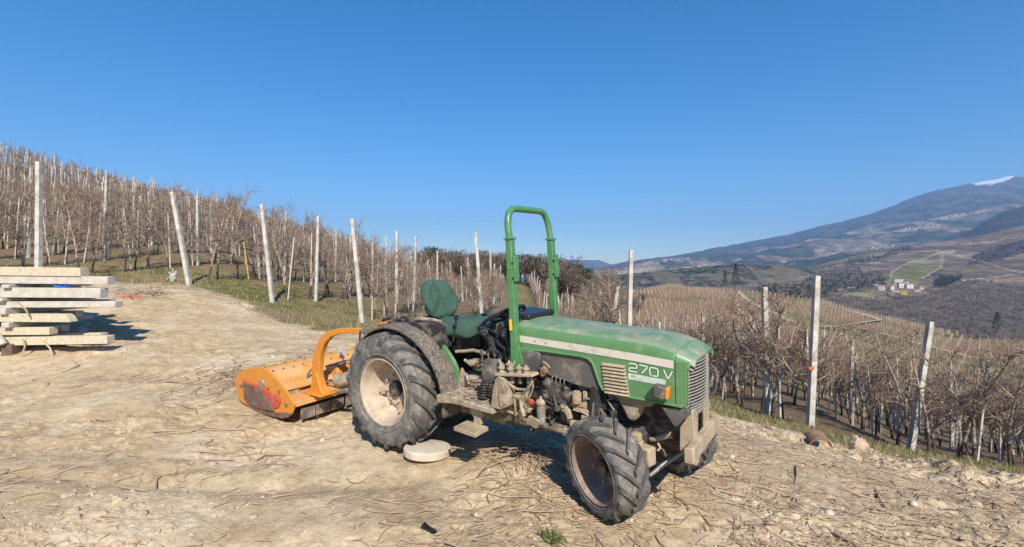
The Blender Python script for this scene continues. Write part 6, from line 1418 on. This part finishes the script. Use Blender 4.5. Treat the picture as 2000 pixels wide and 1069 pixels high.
def ico(seed, k):
    import bmesh
    bm = bmesh.new(); bmesh.ops.create_icosphere(bm, subdivisions=2, radius=1.0); r = random.Random(seed); ax = [Vector((r.gauss(0, 1), r.gauss(0, 1), r.gauss(0, 1))).normalized() for _ in range(7)]; lim = [r.uniform(.55, .9) for _ in ax]
    for v in bm.verts:
        for a, l in zip(ax, lim):
            d = v.co.dot(a)
            if d > l: v.co -= a * (d - l) * .85
        v.co *= 1 + r.uniform(-k, k)
    bm.verts.index_update(); V = np.array([tuple(v.co) for v in bm.verts]) * np.array([1, .8, .55]); F = np.array([[v.index for v in f.verts] for f in bm.faces]); bm.free(); return V, F, np.zeros(len(F), int)
ICO = [ico(700 + q, .13) for q in range(6)]
def lumps(name, n, r0, r1, seed, s0, m, dens):
    x, y, r = view_pts(n, r0, r1, seed); keep = (yard(x, y) > -.35) & (dens(x, y) > r.uniform(0, 1, n)); x, y = x[keep], y[keep]; n = len(x); s = s0 * np.clip(np.exp(r.normal(0, .5, n)), .35, 2.6); z = H(x, y) - s * .05
    sp = np.stack([x, y, z, r.uniform(0, 6.28, n), s, r.randint(0, 6, n)], 1); tag(scatter_merge(name, ICO, sp, [m], smooth=False), kind='stuff')
def d_crest(x, y): return np.clip(np.exp(-((segd(x, y, REDGE) - .6) / (.55 + .5 * sstep(2.5, 4, x))) ** 2) + .9 * np.exp(-(np.hypot(x + 2.6, y - 2.95) / .55) ** 2) + .12 * sstep(.5, .65, fbm(x * .9 + 3, y * .9, 3, 21)), 0, 1)
lumps('soil_crumbs', 30000, 2.4, 11, 21, .0085, clod, d_crest)
lumps('soil_lumps', 4200, 2.4, 9, 22, .020, clod, d_crest)
chips('gravel', 9000, 2.5, 13, 23, .007, 'stone', lambda x, y: np.clip(.10 + .3 * (x > 0), 0, 1), .7)
# single white stones
for i, (px, py, s, lab) in enumerate(((534, 700, .085, 'white stone on the dirt behind the mower arm'), (480, 692, .05, 'first of the two small pale stones farther left of the white one'), (497, 691, .045, 'second of the two small pale stones farther left of the white one'), (244, 684, .06, 'white pebble in front of the beam stack shadow'), (630, 857, .05, 'pale pebble left of the rear wheel'), (1430, 893, .05, 'white pebble right of the tractor bumper'), (1620, 1000, .07, 'white stone half sunk in the churned soil'), (1785, 985, .06, 'pale stone on the churned slope'), (1440, 915, .035, 'small white pebble beside the larger one right of the bumper'))):
    x, y = G(px, py); b = MB(); lumpy(b, (0, 0, 0), (s * .5, s * .42, s * .32), 50 + i, 7, .14); o = b.build('stone', 'stone', ang=60); o.location = (x, y, Hf(x, y) + s * .12); tag(o, lab, 'stone')
# grass
def grass_field(name, n, seed, fn, r0, r1, h0, h1, wd, mats, frac):
    x, y, r = view_pts(n, r0, r1, seed); keep = fn(x, y) > r.uniform(0, 1, n); x, y = x[keep], y[keep]; n = len(x); z = H(x, y) - .01
    h = r.uniform(h0, h1, n); a = r.uniform(0, 6.28, n); lx, ly = np.cos(a) * h * r.uniform(.1, .8, n), np.sin(a) * h * r.uniform(.1, .8, n); b_ = r.uniform(0, 6.28, n); ww = wd * r.uniform(.6, 1.4, n) * np.clip(y / 8, .6, 2.2); sx, sy = np.cos(b_) * ww, np.sin(b_) * ww
    V = np.stack([np.stack([x - sx, y - sy, z], -1), np.stack([x + sx, y + sy, z], -1), np.stack([x + lx, y + ly, z + h], -1)], 1).reshape(-1, 3)
    return tag(npmesh(name, V, np.arange(3 * n).reshape(-1, 3), mats, (r.uniform(0, 1, n) < frac).astype(int)), kind='stuff')
def g_edge(x, y):
    d = -yard(x, y) + (fbm(x * 1.3, y * 1.3, 3, 5) - .5) * 1.4; pat = sstep(.32, .6, fbm(x * 1.1, y * 1.1, 3, 95))
    return sstep(-.25, .5, d) * (1 - sstep(2.2, 6, d)) * (1 - .45 * (x > 0)) * (.35 + .65 * pat)
grass_field('grass', 120000, 31, g_edge, 4.5, 26, .03, .11, .006, ['grassd', 'grassg'], .48)
grass_field('dry_grass', 30000, 32, lambda x, y: np.exp(-((-yard(x, y) - .1) / .5) ** 2) * sstep(.4, .6, fbm(x * 1.7, y * 1.7, 3, 96)), 4.5, 22, .05, .2, .005, ['grassd', 'litterp'], .4)
grass_field('dead_stalks', 1600, 33, lambda x, y: np.exp(-((x + 4.2) / 1.3) ** 2 - ((y - 11.3) / .8) ** 2), 9, 13, .15, .5, .005, ['litterp', 'grassd'], .3)
